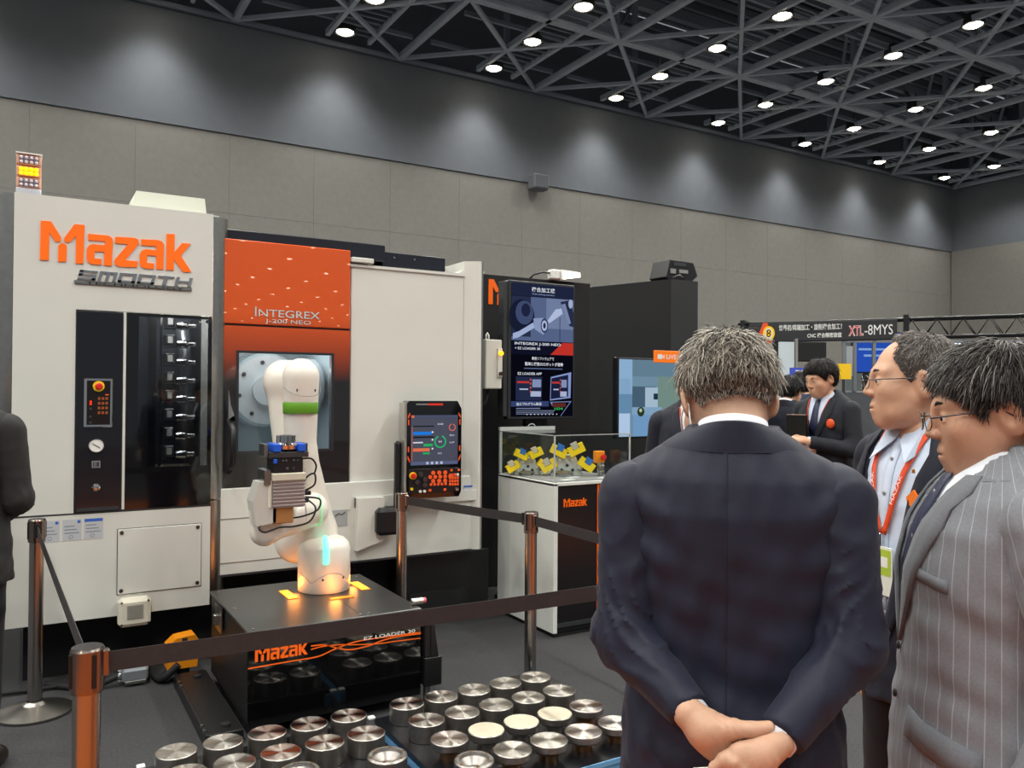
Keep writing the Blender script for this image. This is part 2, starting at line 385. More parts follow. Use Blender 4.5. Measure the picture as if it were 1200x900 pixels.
for x in xs_o:
    MB().beam((x,3.5,ZT+.02),(x,18.9,ZT+.02),.10,.14).build('catwalk_rail',M('truss'),ce)
    MB().beam((x+1.05,3.5,ZT+.02),(x+1.05,18.9,ZT+.02),.08,.12).build('catwalk_rail',M('truss'),ce)
    mb=MB()
    for k in range(60): mb.beam((x,3.9+k*.25,ZT+.05),(x+1.05,3.9+k*.25,ZT+.05),.04,.03)
    tag(mb.build('catwalk_grating',M('truss_dim'),ce),kind='stuff')
    for y in (16.4,12.5,8.5,18.2): MB().beam((x-1.7,y,ZT+.1),(x+1.9,y,ZT+.1),.08,.10).build('truss_brace',M('truss_dim'),ce)
for r,y in enumerate(OD):
    for x in xs_o:
        for xe in (x-2.05,x+2.05):
            for ye in (EV[r],EV[r+1]): MB().beam((x,y,ZT),(xe,ye,ZT),.09,.09).build('truss_brace',M('truss'),ce)
        MB().beam((x,y,ZT),(x,y,12.3),.12,.12).build('truss_post',M('truss_dim'),ce)
for y in EV[1:]:
    for x in xs_e:
        MB().beam((x,y,ZT+.3),(x+2.05,y+1.95,12.3),.08,.08).build('truss_brace',M('truss_dim'),ce)
        MB().beam((x,y,ZT+.3),(x-2.05,y-2.0,12.3),.08,.08).build('truss_brace',M('truss_dim'),ce)
# hall downlights (they also stand over the part of the hall behind the camera)
def spot(name,loc,power,size,blend,col,parent,aim=(0,0,-1),rad=.12):
    l=bpy.data.lights.new(name,'SPOT'); l.energy=power; l.spot_size=size; l.spot_blend=blend; l.color=col; l.shadow_soft_size=rad
    o=bpy.data.objects.new(name,l); COL.objects.link(o); o.parent=parent; o.location=loc; o.rotation_euler=Vector(aim).to_track_quat('-Z','Y').to_euler(); return o
lamp0=local('ceiling_light','round white downlight shining under the roof trusses','lamp',(0,0,0),group='hall downlights')
MB().lathe([(.10,.30),(.24,.22),(.26,.0),(.22,.0),(.22,.03)],n=20).build('housing',M('dark_grey'),lamp0)
MB().lathe([(0,-.06),(.07,-.05),(.12,-.03),(.15,.01),(.20,.02)],n=20,sharp=False).build('lens',M('glow_white'),lamp0)
MB().beam((0,0,.25),(0,0,.5),.03,.03).build('bracket',M('dark_grey'),lamp0)
LAMPS=[(6.4+4.06*k,y) for y in (18.5,16.6,14.5,12.5,10.5,8.5,6.5,4.5,2.5,.5,-1.5,-3.5,-5.5,-7.5) for k in range(-4,7) if y>6 or k%2==0]
for y in range(-98,-36,5):
    for k in range(-4,9):
        x=6.4+4.06*k
        if .17<x/(9.3-y)<.38: dup(lamp0,(x,y,ZT-.06))
roots=[lamp0]+[dup(lamp0) for _ in LAMPS[1:]]
for r,(x,y) in zip(roots,LAMPS):
    r.location=(x,y,ZT-.06)
    if y>18: spot('wash',(0,.0,-.15),WASH_W,math.radians(92),1.,(1,.985,.93),r,aim=(0,.36,-1),rad=.45)
    else: spot('beam',(0,0,-.15),LAMP_W*(2 if y<6 else 1),math.radians(150),.6,(1,.985,.93),r)
t=thing('wall_speaker','grey box loudspeaker mounted where beige wall meets dark band','speaker',(12.35,WY-.35,7.35))
B(12.1,12.6,WY-.45,WY-.1,7.2,7.62,.03).build('cabinet',mat('speaker_grey','#6d7176',.6),t)
B(12.14,12.56,WY-.46,WY-.45,7.24,7.58).build('grille',mat('speaker_front','#575b61',.8,bump=.3),t); B(12.3,12.4,WY-.1,WY,7.3,7.5).build('bracket',M('dark_grey'),t)
# ---------------------------------------------------------------- the machine tool
MY=4.62
mach=thing('machine_tool','large white and orange CNC turning machine with robot loader in front','machine',(1.2,5.3,0))
W1=M('machine_white')
# base
B(.0,2.62,4.86,6.3,0,.5).build('base',M('black_matte'),mach)
B(2.0,2.66,4.72,4.86,.04,.46,.01).build('base_cover',M('black'),mach); B(2.08,2.5,4.71,4.72,.10,.22).build('base_slot',M('black_matte'),mach)
# left cabinet with two openings (control strip and magazine window)
mb=MB(); x0,x1,y0,y1=-.06,.865,MY,6.2
def plate(mb,xa,xb,za,zb,y,th,holes,mi=0):   # a front plate with rectangular holes
    xs=sorted({xa,xb,*[h[0] for h in holes],*[h[1] for h in holes]}); zs=sorted({za,zb,*[h[2] for h in holes],*[h[3] for h in holes]})
    for i in range(len(xs)-1):
        for j in range(len(zs)-1):
            cx=(xs[i]+xs[i+1])/2; cz=(zs[j]+zs[j+1])/2
            if any(h[0]<cx<h[1] and h[2]<cz<h[3] for h in holes): continue
            mb.box(xs[i],xs[i+1],y,y+th,zs[j],zs[j+1],0,mi)
    return mb
plate(mb,x0,x1,.875,2.455,MY,.03,[(.43,.865,.875,1.90),(.21,.43,.875,1.90)])
mb.build('cabinet_front',W1,mach)
low=MB().prism([(-.09,.335),(.0,.335),(.865,.335),(.865,.868),(-.09,.868)],(0,MY,0),X_,Z_,Y_,.03).build('cabinet_skirt',W1,mach)
B(-.06,.06,4.65,6.2,.335,2.455).build('cabinet_side',W1,mach); B(-.06,.9,4.65,6.2,2.425,2.455).build('cabinet_roof',W1,mach)
B(.06,.88,6.15,6.2,.335,2.43).build('cabinet_back',M('dark_grey'),mach); B(.86,.9,4.95,6.2,.335,2.43).build('cabinet_side',M('dark_grey'),mach); B(.0,.88,4.66,6.2,.335,.36).build('cabinet_floor',M('dark_grey'),mach)
# rounded steel corner posts
def corner(xc,yc,r,a0,a1,z0,z1,name,m):
    pts=[(xc,yc)]+[(xc+r*math.cos(a0+(a1-a0)*k/10),yc+r*math.sin(a0+(a1-a0)*k/10)) for k in range(11)]
    mb=MB(); n=len(pts); mb.add([(x,y,z0) for x,y in pts]+[(x,y,z1) for x,y in pts],[(k,k+1,n+k+1,n+k) for k in range(1,n-1)],0,True)
    mb.add([(x,y,z1) for x,y in pts],[tuple(range(n))]); mb.add([(x,y,z0) for x,y in pts],[tuple(reversed(range(n)))]); return mb.build(name,m,mach)
corner(.866,4.71,.09,-math.pi/2,0,.905,2.445,'corner_post',M('steel')); corner(.866,4.71,.09,-math.pi/2,0,.335,.897,'corner_post',mat('steel_warm','#9a9189',.3,1.))
B(.866,.956,4.71,4.95,.335,2.445).build('corner_side',W1,mach)
corner(-.062,4.77,.15,-math.pi,-math.pi/2,.335,2.45,'corner_post',M('steel'))
B(-.212,-.062,4.77,6.2,.335,2.45).build('cabinet_side',W1,mach)
# service plate with screws
sp=MB().box(.412,.818,MY-.006,MY,.443,.778,.003).build('service_plate',W1,mach)
MB().box(.409,.821,MY-.002,MY-.0005,.440,.781).build('plate_gap',M('dark_grey'),mach)
B(-.062,.865,MY-.001,MY+.02,.868,.876).build('seam',M('dark_grey'),mach)
# control strip
cs=B(.212,.428,MY-.008,MY+.02,.880,1.895,.006).build('control_strip',mat('strip_black','#14151b',.18,coat=.3),mach)
B(.225,.415,MY-.012,MY-.008,.885,.90).build('strip_foot',M('dark_grey'),cs)
kp=B(.250,.380,MY-.018,MY-.008,1.305,1.555,.004).build('keypad',M('chrome'),mach)
B(.262,.369,MY-.0195,MY-.018,1.318,1.542).build('keypad_face',mat('keypad_face','#1a1310',.2),kp)
def knob_y(mb,c,prof,n=16,mi=0):   # lathe pointing to -Y
    c=Vector(c); k0=len(mb.v); mb.lathe(prof,(0,0,0),n,mi)
    for i in range(k0,len(mb.v)):
        x,y,z=mb.v[i]; mb.v[i]=(c.x+x,c.y-z,c.z+y)
    return mb
for x in (.43,.80):
    for z in (.462,.76): knob_y(MB(),(x,MY-.006,z),[(.010,0),(.010,.003),(0,.004)],10).build('screw',M('steel_dark'),sp)
knob_y(knob_y(MB(),(.315,MY-.0195,1.513),[(.027,0),(.027,.006),(0,.006)]),(.315,MY-.025,1.513),[(.017,0),(.018,.016),(.012,.022),(0,.023)],16,1).build('stop_button',[M('yellow'),M('red_plastic')],kp)
mat('key_dim','#6a3a20',.4,emit='#ff7a20',estr=.12); mat('key_red','#ff3010',.4,emit='#ff2008',estr=3.0)
for r in range(4):
    for c in range(3): B(.312+c*.017,.324+c*.017,MY-.021,MY-.0195,1.372+r*.024,1.386+r*.024,.001).build('key',M('key_dim'),kp)
for z in (1.432,1.420): B(.276,.284,MY-.021,MY-.0195,z,z+.007).build('indicator',M('key_red'),kp)
B(.345,.362,MY-.021,MY-.0195,1.468,1.473).build('indicator',M('orange_print'),kp)
for z in (1.40,1.36,1.33): knob_y(MB(),(.28,MY-.0195,z),[(.007,0),(.007,.003),(0,.003)],10).build('key',M('dark_grey'),kp)
ga=knob_y(MB(),(.308,MY-.008,1.213),[(.034,0),(.036,.012),(.033,.016),(.031,.012),(0,.012)],28).build('pressure_gauge',M('chrome'),mach)
knob_y(MB(),(.308,MY-.0205,1.213),[(.031,0),(0,.0005)],28).build('gauge_face',M('paper'),ga)
MB().beam((.324,MY-.0225,1.203),(.290,MY-.0225,1.224),.004,.002).build('needle',M('black'),ga)
b2=MB().box(.289,.327,MY-.010,MY-.008,1.10,1.135,.004).build('emblem',mat('emblem_grey','#8d8f92',.4),mach)
B(.294,.322,MY-.0108,MY-.010,1.105,1.13).build('emblem_face',M('black_plastic'),b2)
MB().text('E',(.3,MY-.0109,1.108),X_,Z_,w=.015,h=.019).build('emblem_mark',mat('emblem_grey',''),b2)
knob_y(MB(),(.308,MY-.008,1.0),[(.02,0),(.02,.01),(.014,.012),(.012,.03),(0,.032)],16).build('lock_knob',M('chrome'),mach)
# magazine window: dark glass door in front of a lit tool magazine
glassmat('dark_glass',(.42,.44,.47),1.6)
B(.428,.440,MY-.004,MY+.02,.88,1.897).build('window_post',W1,mach)
wd=MB(); plate(wd,.441,.864,.878,1.896,MY-.002,.012,[(.50,.845,1.09,1.88)]); wd.build('window_border',M('black_gloss'),mach)
B(.50,.845,MY+.002,MY+.006,1.09,1.88).build('window_glass',M('dark_glass'),mach)
knob_y(MB(),(.838,MY-.002,1.868),[(.010,0),(.010,.006),(0,.006)],12).build('lock',M('steel_dark'),mach)
mg=B(.445,.86,5.25,5.3,.6,2.3).build('magazine_back',mat('mag_grey','#3c4048',.5),mach)
B(.655,.665,5.0,5.06,1.0,2.2).build('magazine_rail',M('chrome'),mach); B(.60,.64,5.05,5.08,1.0,2.2).build('magazine_rail',M('black'),mach)
B(.66,.84,4.9,5.2,1.02,1.055).build('magazine_tray',mat('mag_beige','#c9bda2',.6),mach)
for k in range(8):
    z=1.12+k*.105
    h=MB().box(.672,.722,4.93,5.02,z,z+.06,.004).build('tool_holder',M('steel_dark'),mach)
    B(.684,.710,4.925,4.93,z+.012,z+.05).build('holder_label',M('paper'),h)
    MB().lathe([(.02,0),(.026,.03),(.026,.05),(.016,.06),(.016,.1),(0,.1)],(.735,4.96,z+.01),14,axis='x').build('tool',M('chrome'),h)
    B(.668,.730,4.94,4.96,z-.016,z-.006).build('chain_link',M('chrome'),h)
MB().tube([(.80,5.1,1.1),(.79,5.05,1.35),(.81,5.08,1.6),(.78,5.1,1.9)],.035,10).build('hose',mat('mag_silver','#8f9296',.3,.7),mach)
MB().tube([(.52,5.0,2.2),(.50,4.98,1.7),(.485,4.96,1.35),(.50,4.95,1.1)],.022,10).build('hose',M('dark_grey'),mach)
al=bpy.data.lights.new('magazine_lamp','AREA'); al.energy=24; al.size=.25; al.color=(1,.95,.85)
ao=bpy.data.objects.new('magazine_lamp',al); COL.objects.link(ao); ao.parent=mach; ao.location=Vector((.68,4.8,2.3))-ORG[mach.name]
# logo on the cabinet
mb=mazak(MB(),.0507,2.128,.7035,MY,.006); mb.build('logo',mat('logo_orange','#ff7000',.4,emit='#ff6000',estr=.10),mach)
mb=MB(); BL={'S':[(0,.8,1,1),(0,.4,1,.6),(0,0,1,.2),(0,.4,.22,1),(.78,0,1,.6)],'M':[(0,.8,1,1),(0,0,.18,1),(.41,0,.59,1),(.82,0,1,1)],'O':[(0,.8,1,1),(0,0,1,.2),(0,0,.2,1),(.8,0,1,1)],'T':[(0,.8,1,1),(.38,0,.62,1)],'H':[(0,0,.2,1),(.8,0,1,1),(0,.4,1,.6)]}
for i,ch_ in enumerate('SMOOTH'):
    for (a_,b_,c_,d_) in BL[ch_]:
        q=[((i*.091+u_*.081)+.012*w_,w_*.048) for u_,w_ in ((a_,b_),(c_,b_),(c_,d_),(a_,d_))]; mb.prism(q,(.214,MY,2.051),X_,Z_,NY,.007+.0004*(b_>0))
sl=mb.build('badge_lettering',M('chrome'),mach)
bb=MB().box(.200,.758,MY-.009,MY,2.026,2.048,.004).build('badge_bar',M('steel'),mach)
MB().text('TECHNOLOGY',(.25,MY-.0095,2.030),X_,Z_,w=.47,h=.012,ext=.0004,bold=.01).build('badge_small_lettering',M('black'),bb)
# notices under the strip
for i,(xa,xb) in enumerate(((.075,.15),(.163,.247),(.258,.344))):
    s_=B(xa,xb,MY-.0015,MY,.74,.845).build('notice',M('sticker'),mach)
    if i==2: B(xa+.002,xb-.002,MY-.002,MY-.0015,.828,.843).build('notice_header',M('sticker_blue'),s_)
    for k in range(3): B(xa+.008,xb-.01-.01*k,MY-.002,MY-.0015,.775+k*.017,.780+k*.017).build('notice_line',mat('notice_ink','#7b8794',.6),s_)
    knob_y(MB(),((xa+xb)/2-.005,MY-.0015,.757),[(.010,0),(.010,.0006),(.007,.0007)],16).build('notice_mark',mat('notice_ink',''),s_)
    if i<2: knob_y(MB(),(xb-.012,MY-.0015,.832),[(.008,0),(0,.0006)],12).build('notice_mark',M('sticker_blue'),s_)
# speaker box under the skirt
ic=B(.413,.566,MY-.07,MY+.005,.285,.428,.018).build('buzzer_box',mat('cream_plastic','#ddd8c6',.5),mach)
B(.452,.530,MY-.073,MY-.07,.325,.40,.003).build('grille',mat('grille_grey','#a8a496',.6),ic)
for k in range(7): B(.458,.524,MY-.0745,MY-.073,.332+k*.0095,.335+k*.0095).build('grille_slat',M('grey_print'),ic)
for x in (.428,.552):
    for z in (.30,.413): knob_y(MB(),(x,MY-.07,z),[(.006,0),(.006,.002),(0,.002)],8).build('screw',M('steel_dark'),ic)
# roof furniture: signal lamp and vent wedge
tl=MB().box(-.055,.055,4.71,4.81,2.455,2.50,.004).build('signal_lamp',mat('lamp_foot','#c9cbd2',.4),mach)
mat('sig_clear','#cfc6c8',.15,emit='#b9a4a0',estr=.25); mat('sig_yellow','#ffd21a',.3,emit='#ffc800',estr=2.2); mat('sig_side','#cfa088',.3,emit='#d06a30',estr=.10)
for k in range(3):
    z=2.50+k*.057
    B(-.055,.055,4.712,4.81,z+.002,z+.053,.006).build('lamp_tier',M('sig_side'),tl)
    for c in range(4):
        for r in range(2): MB().sphere((-.033+c*.022,4.708,z+.016+r*.022),.008,8,6).build('diode',M('sig_yellow') if k==1 else M('sig_clear'),tl)
    B(-.043,.043,4.710,4.712,z+.007,z+.048).build('reflector',mat('sig_refl','#8c8494',.2,.5) if k!=1 else mat('sig_yback','#e8b820',.3,emit='#ffb800',estr=.45),tl)
B(-.057,.057,4.708,4.812,2.671,2.677).build('lamp_cap',M('paper'),tl)
MB().prism([(.47,2.455),(.875,2.455),(.86,2.585),(.505,2.585)],(0,4.85,0),X_,Z_,Y_,.35).build('roof_vent',mat('vent_cream','#d5d6c8',.5),mach)
# sliding door: orange top fading to black, black lower part, window
dm=bpy.data.materials.new('door_fade'); dm.use_nodes=True; nt=dm.node_tree; b=nt.nodes['Principled BSDF']; b.inputs['Roughness'].default_value=.35; b.inputs['Coat Weight'].default_value=1.; b.inputs['Coat Roughness'].default_value=.008
tc=nt.nodes.new('ShaderNodeTexCoord'); sp_=nt.nodes.new('ShaderNodeSeparateXYZ'); cr=nt.nodes.new('ShaderNodeValToRGB'); mr=nt.nodes.new('ShaderNodeMapRange')
mr.inputs['From Min'].default_value=1.55; mr.inputs['From Max'].default_value=1.93; nt.links.new(tc.outputs['Object'],sp_.inputs[0]); nt.links.new(sp_.outputs['Z'],mr.inputs['Value']); nt.links.new(mr.outputs['Result'],cr.inputs[0])
e=cr.color_ramp.elements; e[0].color=(.004,.004,.005,1); e[1].color=(.66,.082,.0,1); el=cr.color_ramp.elements.new(.45); el.color=(.33,.036,.0,1); nt.links.new(cr.outputs[0],b.inputs['Base Color']); MATS['door_fade']=dm
DY=MY+.03
B(.925,1.655,DY,DY+.06,1.868,2.338,.004).build('door_panel',dm,mach)
mb=MB(); plate(mb,.925,1.655,.957,1.857,DY,.05,[(1.01,1.548,1.155,1.71)]); mb.build('door_lower',dm,mach)
B(.925,1.655,DY+.01,DY+.05,1.857,1.868).build('door_seam',M('black'),mach)
rim=MB(); plate(rim,1.0,1.558,1.145,1.72,DY-.004,.01,[(1.014,1.544,1.159,1.706)]); rim.build('door_window_rim',mat('rim','#2a2c30',.3),mach)
glassmat('clear_glass',(.93,.96,.96),1.0); B(1.012,1.546,DY+.004,DY+.008,1.157,1.708).build('door_window_glass',M('clear_glass'),mach)
# inside the machine: lit working chamber with spindle and turret
ch=mat('chamber','#b9c2c8',.35,.2,noise=.08,nscale=4)
B(.96,1.64,5.6,5.64,.9,1.95).build('chamber_back',ch,mach); B(.94,.96,DY+.05,5.6,.9,1.95).build('chamber_side',ch,mach); B(1.63,1.65,DY+.05,5.6,.9,1.95).build('chamber_side',ch,mach); B(.94,1.65,DY+.05,5.6,.9,.92).build('chamber_floor',ch,mach); B(.94,1.65,DY+.05,5.6,1.93,1.95).build('chamber_top',ch,mach)
for x in (1.13,1.16): B(x,x+.012,5.55,5.6,1.0,1.9).build('chamber_rib',mat('rib_grey','#6e757c',.4),mach)
B(1.0,1.6,5.56,5.6,1.30,1.315).build('chamber_rib',mat('rib_grey',''),mach)
sd=MB(); knob_y(sd,(1.33,5.3,1.50),[(.24,-.25),(.24,0),(.22,.03),(.10,.03),(.10,.06),(0,.06)],40); ch2=sd.build('spindle_face',mat('spindle','#c9ced2',.3,.5),mach)
for k in range(8): knob_y(MB(),(1.33+.18*math.cos(k*math.pi/4+.2),5.27,1.50+.18*math.sin(k*math.pi/4+.2)),[(.013,0),(.013,.008),(0,.008)],10).build('bolt',M('steel_dark'),ch2)
MB().lathe([(.0,0),(.17,0),(.18,.02),(.18,.12),(.15,.15),(0,.15)],(1.45,5.1,1.52),32,axis='x').build('chuck',mat('spindle',''),mach)
for nm,lo in (('work_lamp',(1.28,5.0,1.90)),):
    al=bpy.data.lights.new(nm,'AREA'); al.energy=5; al.shape='RECTANGLE'; al.size=.5; al.size_y=.3; al.color=(.92,.99,.98); ao=bpy.data.objects.new(nm,al); COL.objects.link(ao); ao.parent=mach; ao.location=Vector(lo)-ORG[mach.name]
# door handle between cabinet and door
hd=MB().tube([(.958,MY-.01,1.05),(.962,MY-.08,1.10),(.962,MY-.085,1.28),(.958,MY-.01,1.34)],.016,8).build('door_handle',M('black_plastic'),mach)
MB().prism([(.945,1.34),(.975,1.36),(.985,1.33),(.955,1.42),(.945,1.5)],(0,MY-.03,0),X_,Z_,NY,.02).build('handle_cap',M('chrome'),hd)
# door lettering
mat('letter_steel','#d5cfca',.35,.2)
for nm,mt,e_ in (('door_lettering_edge',M('black_plastic'),.010),('door_lettering',M('letter_steel'),.0)):
    yy=DY-.0012-(.0012 if e_==0 else 0)
    MB().text('I',(1.098,yy,1.915),X_,Z_,h=.054,ext=.0004,bold=.006+e_).text('NTEGREX',(1.118,yy,1.915),X_,Z_,w=.352,h=.042,ext=.0004,bold=.008+e_).text('J-200 NEO',(1.155,yy,1.874),X_,Z_,w=.262,h=.030,ext=.0004,bold=.004+e_).build(nm,mt,mach)
# lower white panels, right fixed panel
B(.885,2.515,MY+.02,MY+.06,.48,.955,.004).build('lower_panel',W1,mach)
for z in (.787,.545): B(.90,1.66,MY+.017,MY+.02,z,z+.004).build('panel_seam',M('grey_print'),mach)
B(1.28,1.284,MY+.017,MY+.02,.545,.787).build('panel_seam',M('grey_print'),mach)
B(.885,2.515,MY+.015,MY+.06,.472,.482).build('panel_lip',M('dark_grey'),mach)
B(1.668,2.43,MY+.05,MY+.09,.95,2.255,.004).build('fixed_panel',M('machine_white2'),mach)
MB().prism([(2.43,MY+.05),(2.515,MY-.005),(2.53,MY-.005),(2.53,MY+.3),(2.43,MY+.3)],(0,0,.48),X_,Y_,Z_,1.865).build('side_frame',M('machine_white2'),mach)
B(2.53,2.545,MY+.0,MY+.3,.48,2.345).build('side_strip',M('steel'),mach)
B(2.40,2.545,MY+.3,6.2,.48,2.345).build('side_body',M('machine_white2'),mach)
MB().prism([(2.36,2.25),(2.53,2.345),(2.53,2.25)],(0,MY+.05,0),X_,Z_,Y_,.25).build('frame_gusset',M('machine_white2'),mach)
B(1.66,2.43,MY+.04,MY+.30,2.245,2.262).build('panel_cap',W1,mach); B(1.66,1.80,MY+.02,MY+.2,2.27,2.30,.004).build('cap_block',W1,mach)
pk=MB().prism([(1.69,.865),(2.515,.865),(2.515,.80),(1.69,.80)],(0,MY+.02,0),X_,Z_,NY,.02).build('ledge',W1,mach)
MB().prism([(1.69,.86),(1.86,.86),(1.86,.60),(1.69,.47+.08)],(0,MY+.02,0),X_,Z_,NY,.05).build('pocket_side',M('machine_white2'),mach)
st=B(1.555,1.645,MY+.016,MY+.02,.70,.795).build('notice',mat('sticker_grey','#9ea3a3',.4),mach); MB().tube([(1.57,MY+.015,.76),(1.59,MY+.015,.775),(1.61,MY+.015,.765),(1.63,MY+.015,.78)],.003,5).build('notice_mark',M('dark_grey'),st)
st=B(2.42,2.49,MY+.016,MY+.02,.81,.895).build('notice',M('sticker'),mach); B(2.422,2.488,MY+.015,MY+.016,.882,.893).build('notice_header',M('sticker_blue'),st)
# black top gear
B(.925,1.90,MY+.09,MY+.5,2.30,2.402,.004).build('top_rail',M('navy_black'),mach)
B(1.90,2.34,MY+.14,MY+.5,2.28,2.372,.004).build('top_rail',M('navy_black'),mach)
for x in (1.98,2.12): knob_y(MB(),(x,MY+.14,2.34),[(.006,0),(.006,.004),(0,.004)],8).build('screw',M('chrome'),mach)
B(2.03,2.25,MY+.3,MY+.5,2.372,2.40,.006).build('top_cover',mat('vent_cream',''),mach); B(1.66,2.0,MY+.3,6.0,2.26,2.3).build('top_deck',M('dark_grey'),mach)
B(.9,2.45,5.8,6.2,.5,2.28).build('rear_body',M('machine_white2'),mach)
# switch box on the right flank
sb=B(2.70,2.83,4.86,4.98,1.52,1.86,.006).build('switch_box',mat('box_cream','#d3d3c8',.5),mach)
MB().tube([(2.725,4.9,1.86),(2.725,4.9,1.89),(2.735,4.9,1.905),(2.745,4.9,1.89),(2.745,4.9,1.86)],.006,8).build('lifting_eye',M('paper'),sb)
B(2.79,2.828,4.848,4.86,1.60,1.80,.003).build('switch_plate',M('machine_white2'),sb)
knob_y(MB(),(2.81,4.848,1.765),[(.015,0),(.015,.02),(0,.022)],14).build('lamp_button',mat('amber','#ffb020',.3,emit='#ff9a10',estr=3),sb)
knob_y(MB(),(2.81,4.848,1.625),[(.013,0),(.013,.02),(0,.022)],14).build('push_button',mat('brown_button','#3a1512',.4),sb)
B(2.53,2.70,4.9,5.6,.5,2.2).build('flank_cover',M('black_matte'),mach)
MB().tube([(2.76,4.92,1.52),(2.74,4.93,1.42),(2.66,4.96,1.38),(2.62,4.98,1.2)],.012,6).build('cable',M('rubber'),mach)
# ---------------------------------------------------------------- operator panel on its arm
cp=local('control_panel','black machine control panel with lit touchscreen and orange keys','control panel',(2.137,4.50,.853),math.radians(-5)); cp.scale=(1.079,)*3
hb=MB().prism([(-.165,.03),(-.15,0),(.15,0),(.165,.03),(.165,.50),(.14,.545),(-.15,.545),(-.165,.53)],(0,-.02,0),X_,Z_,Y_,.09).build('housing',M('black_gloss'),cp)
B(-.178,-.165,-.03,.075,.0,.535,.004).build('side_trim',M('aluminium'),cp)
mat('scr_bg','#31343f',.15,emit='#3a3d4c',estr=.9)
sc=B(-.140,.140,-.026,-.02,.185,.465).build('screen',M('scr_bg'),cp)
def ui(x0,x1,z0,z1,c,s=1.,y=-.0268,nm='screen_element'):
    return B(x0,x1,y,-.026,z0,z1).build(nm,emis('ui'+c,c,s),sc)
ui(-.140,.140,.449,.465,'#4a5068'); ui(-.138,-.122,.450,.464,'#e06a40',y=-.0272); ui(-.140,.140,.187,.205,'#596080')
for k in range(4): ui(-.05+k*.028,-.036+k*.028,.189,.203,'#b9c2d8',y=-.0275)
ui(-.136,-.132,.21,.40,'#c2623a'); ui(-.128,-.02,.355,.372,'#1f7be0'); ui(-.128,-.005,.338,.346,'#191b22'); ui(-.066,-.012,.290,.304,'#28b060'); ui(-.128,-.03,.262,.280,'#e0724c'); ui(-.07,-.03,.246,.256,'#28b060'); ui(-.128,-.07,.308,.316,'#c9d0dc'); ui(-.128,-.005,.40,.406,'#191b22')
for z in (.365,.322,.272): ui(-.018,-.009,z,z+.009,'#e8ecf2')
def ring(cx,cz,r0,r1,c,a0=0,a1=2*math.pi):
    n=40; v=[];f=[]
    for k in range(n+1):
        a=a0+(a1-a0)*k/n
        for r in (r0,r1): v.append((cx+r*math.sin(a),-.0272,cz+r*math.cos(a)))
    f=[(2*k,2*k+1,2*k+3,2*k+2) for k in range(n)]
    return MB().add(v,f).build('screen_dial',emis('ui'+c,c,1.),sc)
ring(.033,.315,.028,.036,'#25b56b',.3,5.9); ring(.105,.395,.016,.021,'#e0705a',.2,6.0); ring(.105,.236,.012,.013,'#8a4a40')
MB().text('86%',(.033,-.0272,.311),X_,Z_,h=.009,align='C',ext=.0004).build('screen_text',emis('ui#e8ecf2','#e8ecf2',1.),sc)
for (x,z,t) in ((.09,.345,'P07.2'),(.09,.305,'0.107'),(.015,.41,'42.000'),(.02,.245,'0:12')): MB().text(t,(x,-.0272,z),X_,Z_,h=.009,ext=.0004).build('screen_text',emis('ui#e8ecf2','#e8ecf2',1.),sc)
B(-.11,-.04,-.022,-.02,.522,.530).build('top_lettering',M('grey_print'),cp); B(-.04,.05,-.022,-.02,.520,.531).build('top_lettering',mat('red_led','#a02018',.4,emit='#e03020',estr=.5),cp)
for sx in (-1,1):
    MB().prism([(sx*.158,.225),(sx*.146,.20),(sx*.146,.215),(sx*.158,.24)],(0,-.021,0),X_,Z_,NY,.004).prism([(sx*.158,.46),(sx*.146,.48),(sx*.146,.465),(sx*.158,.445)],(0,-.021,0),X_,Z_,NY,.004).build('orange_trim',M('key_orange'),cp)
    for z in (.26,.41): B(sx*.15,sx*.156,-.024,-.02,z,z+.03).build('orange_trim',M('key_orange'),cp)
kb=B(-.15,.15,-.026,-.02,.03,.165,.002).build('key_board',M('black_plastic'),cp)
for r in range(2):
    for c in range(3): knob_y(MB(),(-.008+c*.036,-.026,.140-r*.046),[(.012,0),(.012,.004),(0,.005)],10).build('key',M('key_orange'),kb)
for c in range(5): knob_y(MB(),(-.026+c*.030,-.026,.117),[(.011,0),(.011,.004),(0,.005)],10).build('key',M('key_orange'),kb)
for r in range(4):
    for c in range(4): B(.088+c*.0155,.100+c*.0155,-.03,-.026,.064+r*.018,.078+r*.018,.001).build('key',M('key_orange') if (r,c)!=(3,3) else M('paper'),kb)
for c in range(5): B(-.028+c*.022,-.014+c*.022,-.03,-.026,.068,.082,.001).build('key',M('key_orange'),kb)
for x in (.095,.14): B(x,x+.014,-.03,-.026,.145,.157,.001).build('key',M('key_orange'),kb)
for x in (-.035,.055): B(x,x+.016,-.03,-.026,.036,.050,.001).build('key',M('key_orange'),kb)
knob_y(knob_y(MB(),(-.128,-.026,.128),[(.021,0),(.021,.005),(0,.005)],18),(-.128,-.031,.128),[(.014,0),(.015,.014),(0,.018)],16,1).build('stop_button',[M('yellow'),M('red_plastic')],kb)
for x,z in ((-.085,.135),(-.105,.092),(-.06,.075),(-.06,.105)): knob_y(MB(),(x,-.026,z),[(.016,0),(.014,.014),(0,.015)],14).build('dial',M('steel_dark'),kb)
knob_y(MB(),(-.135,-.026,.055),[(.008,0),(.008,.008),(0,.008)],10).build('push_button',M('yellow'),kb)
for x in (-.085,-.06): knob_y(MB(),(x,-.026,.04),[(.008,0),(.008,.008),(0,.008)],10).build('push_button',M('paper'),kb)
knob_y(MB(),(.135,-.026,.042),[(.012,0),(.010,.01),(0,.012)],12).build('key_lock',M('chrome'),kb)
B(-.21,-.175,.02,.075,-.10,.32,.015).build('swing_arm',M('black_plastic'),cp)
B(-.32,-.175,.0,.075,-.20,-.05,.02).build('arm_box',M('black_plastic'),cp)
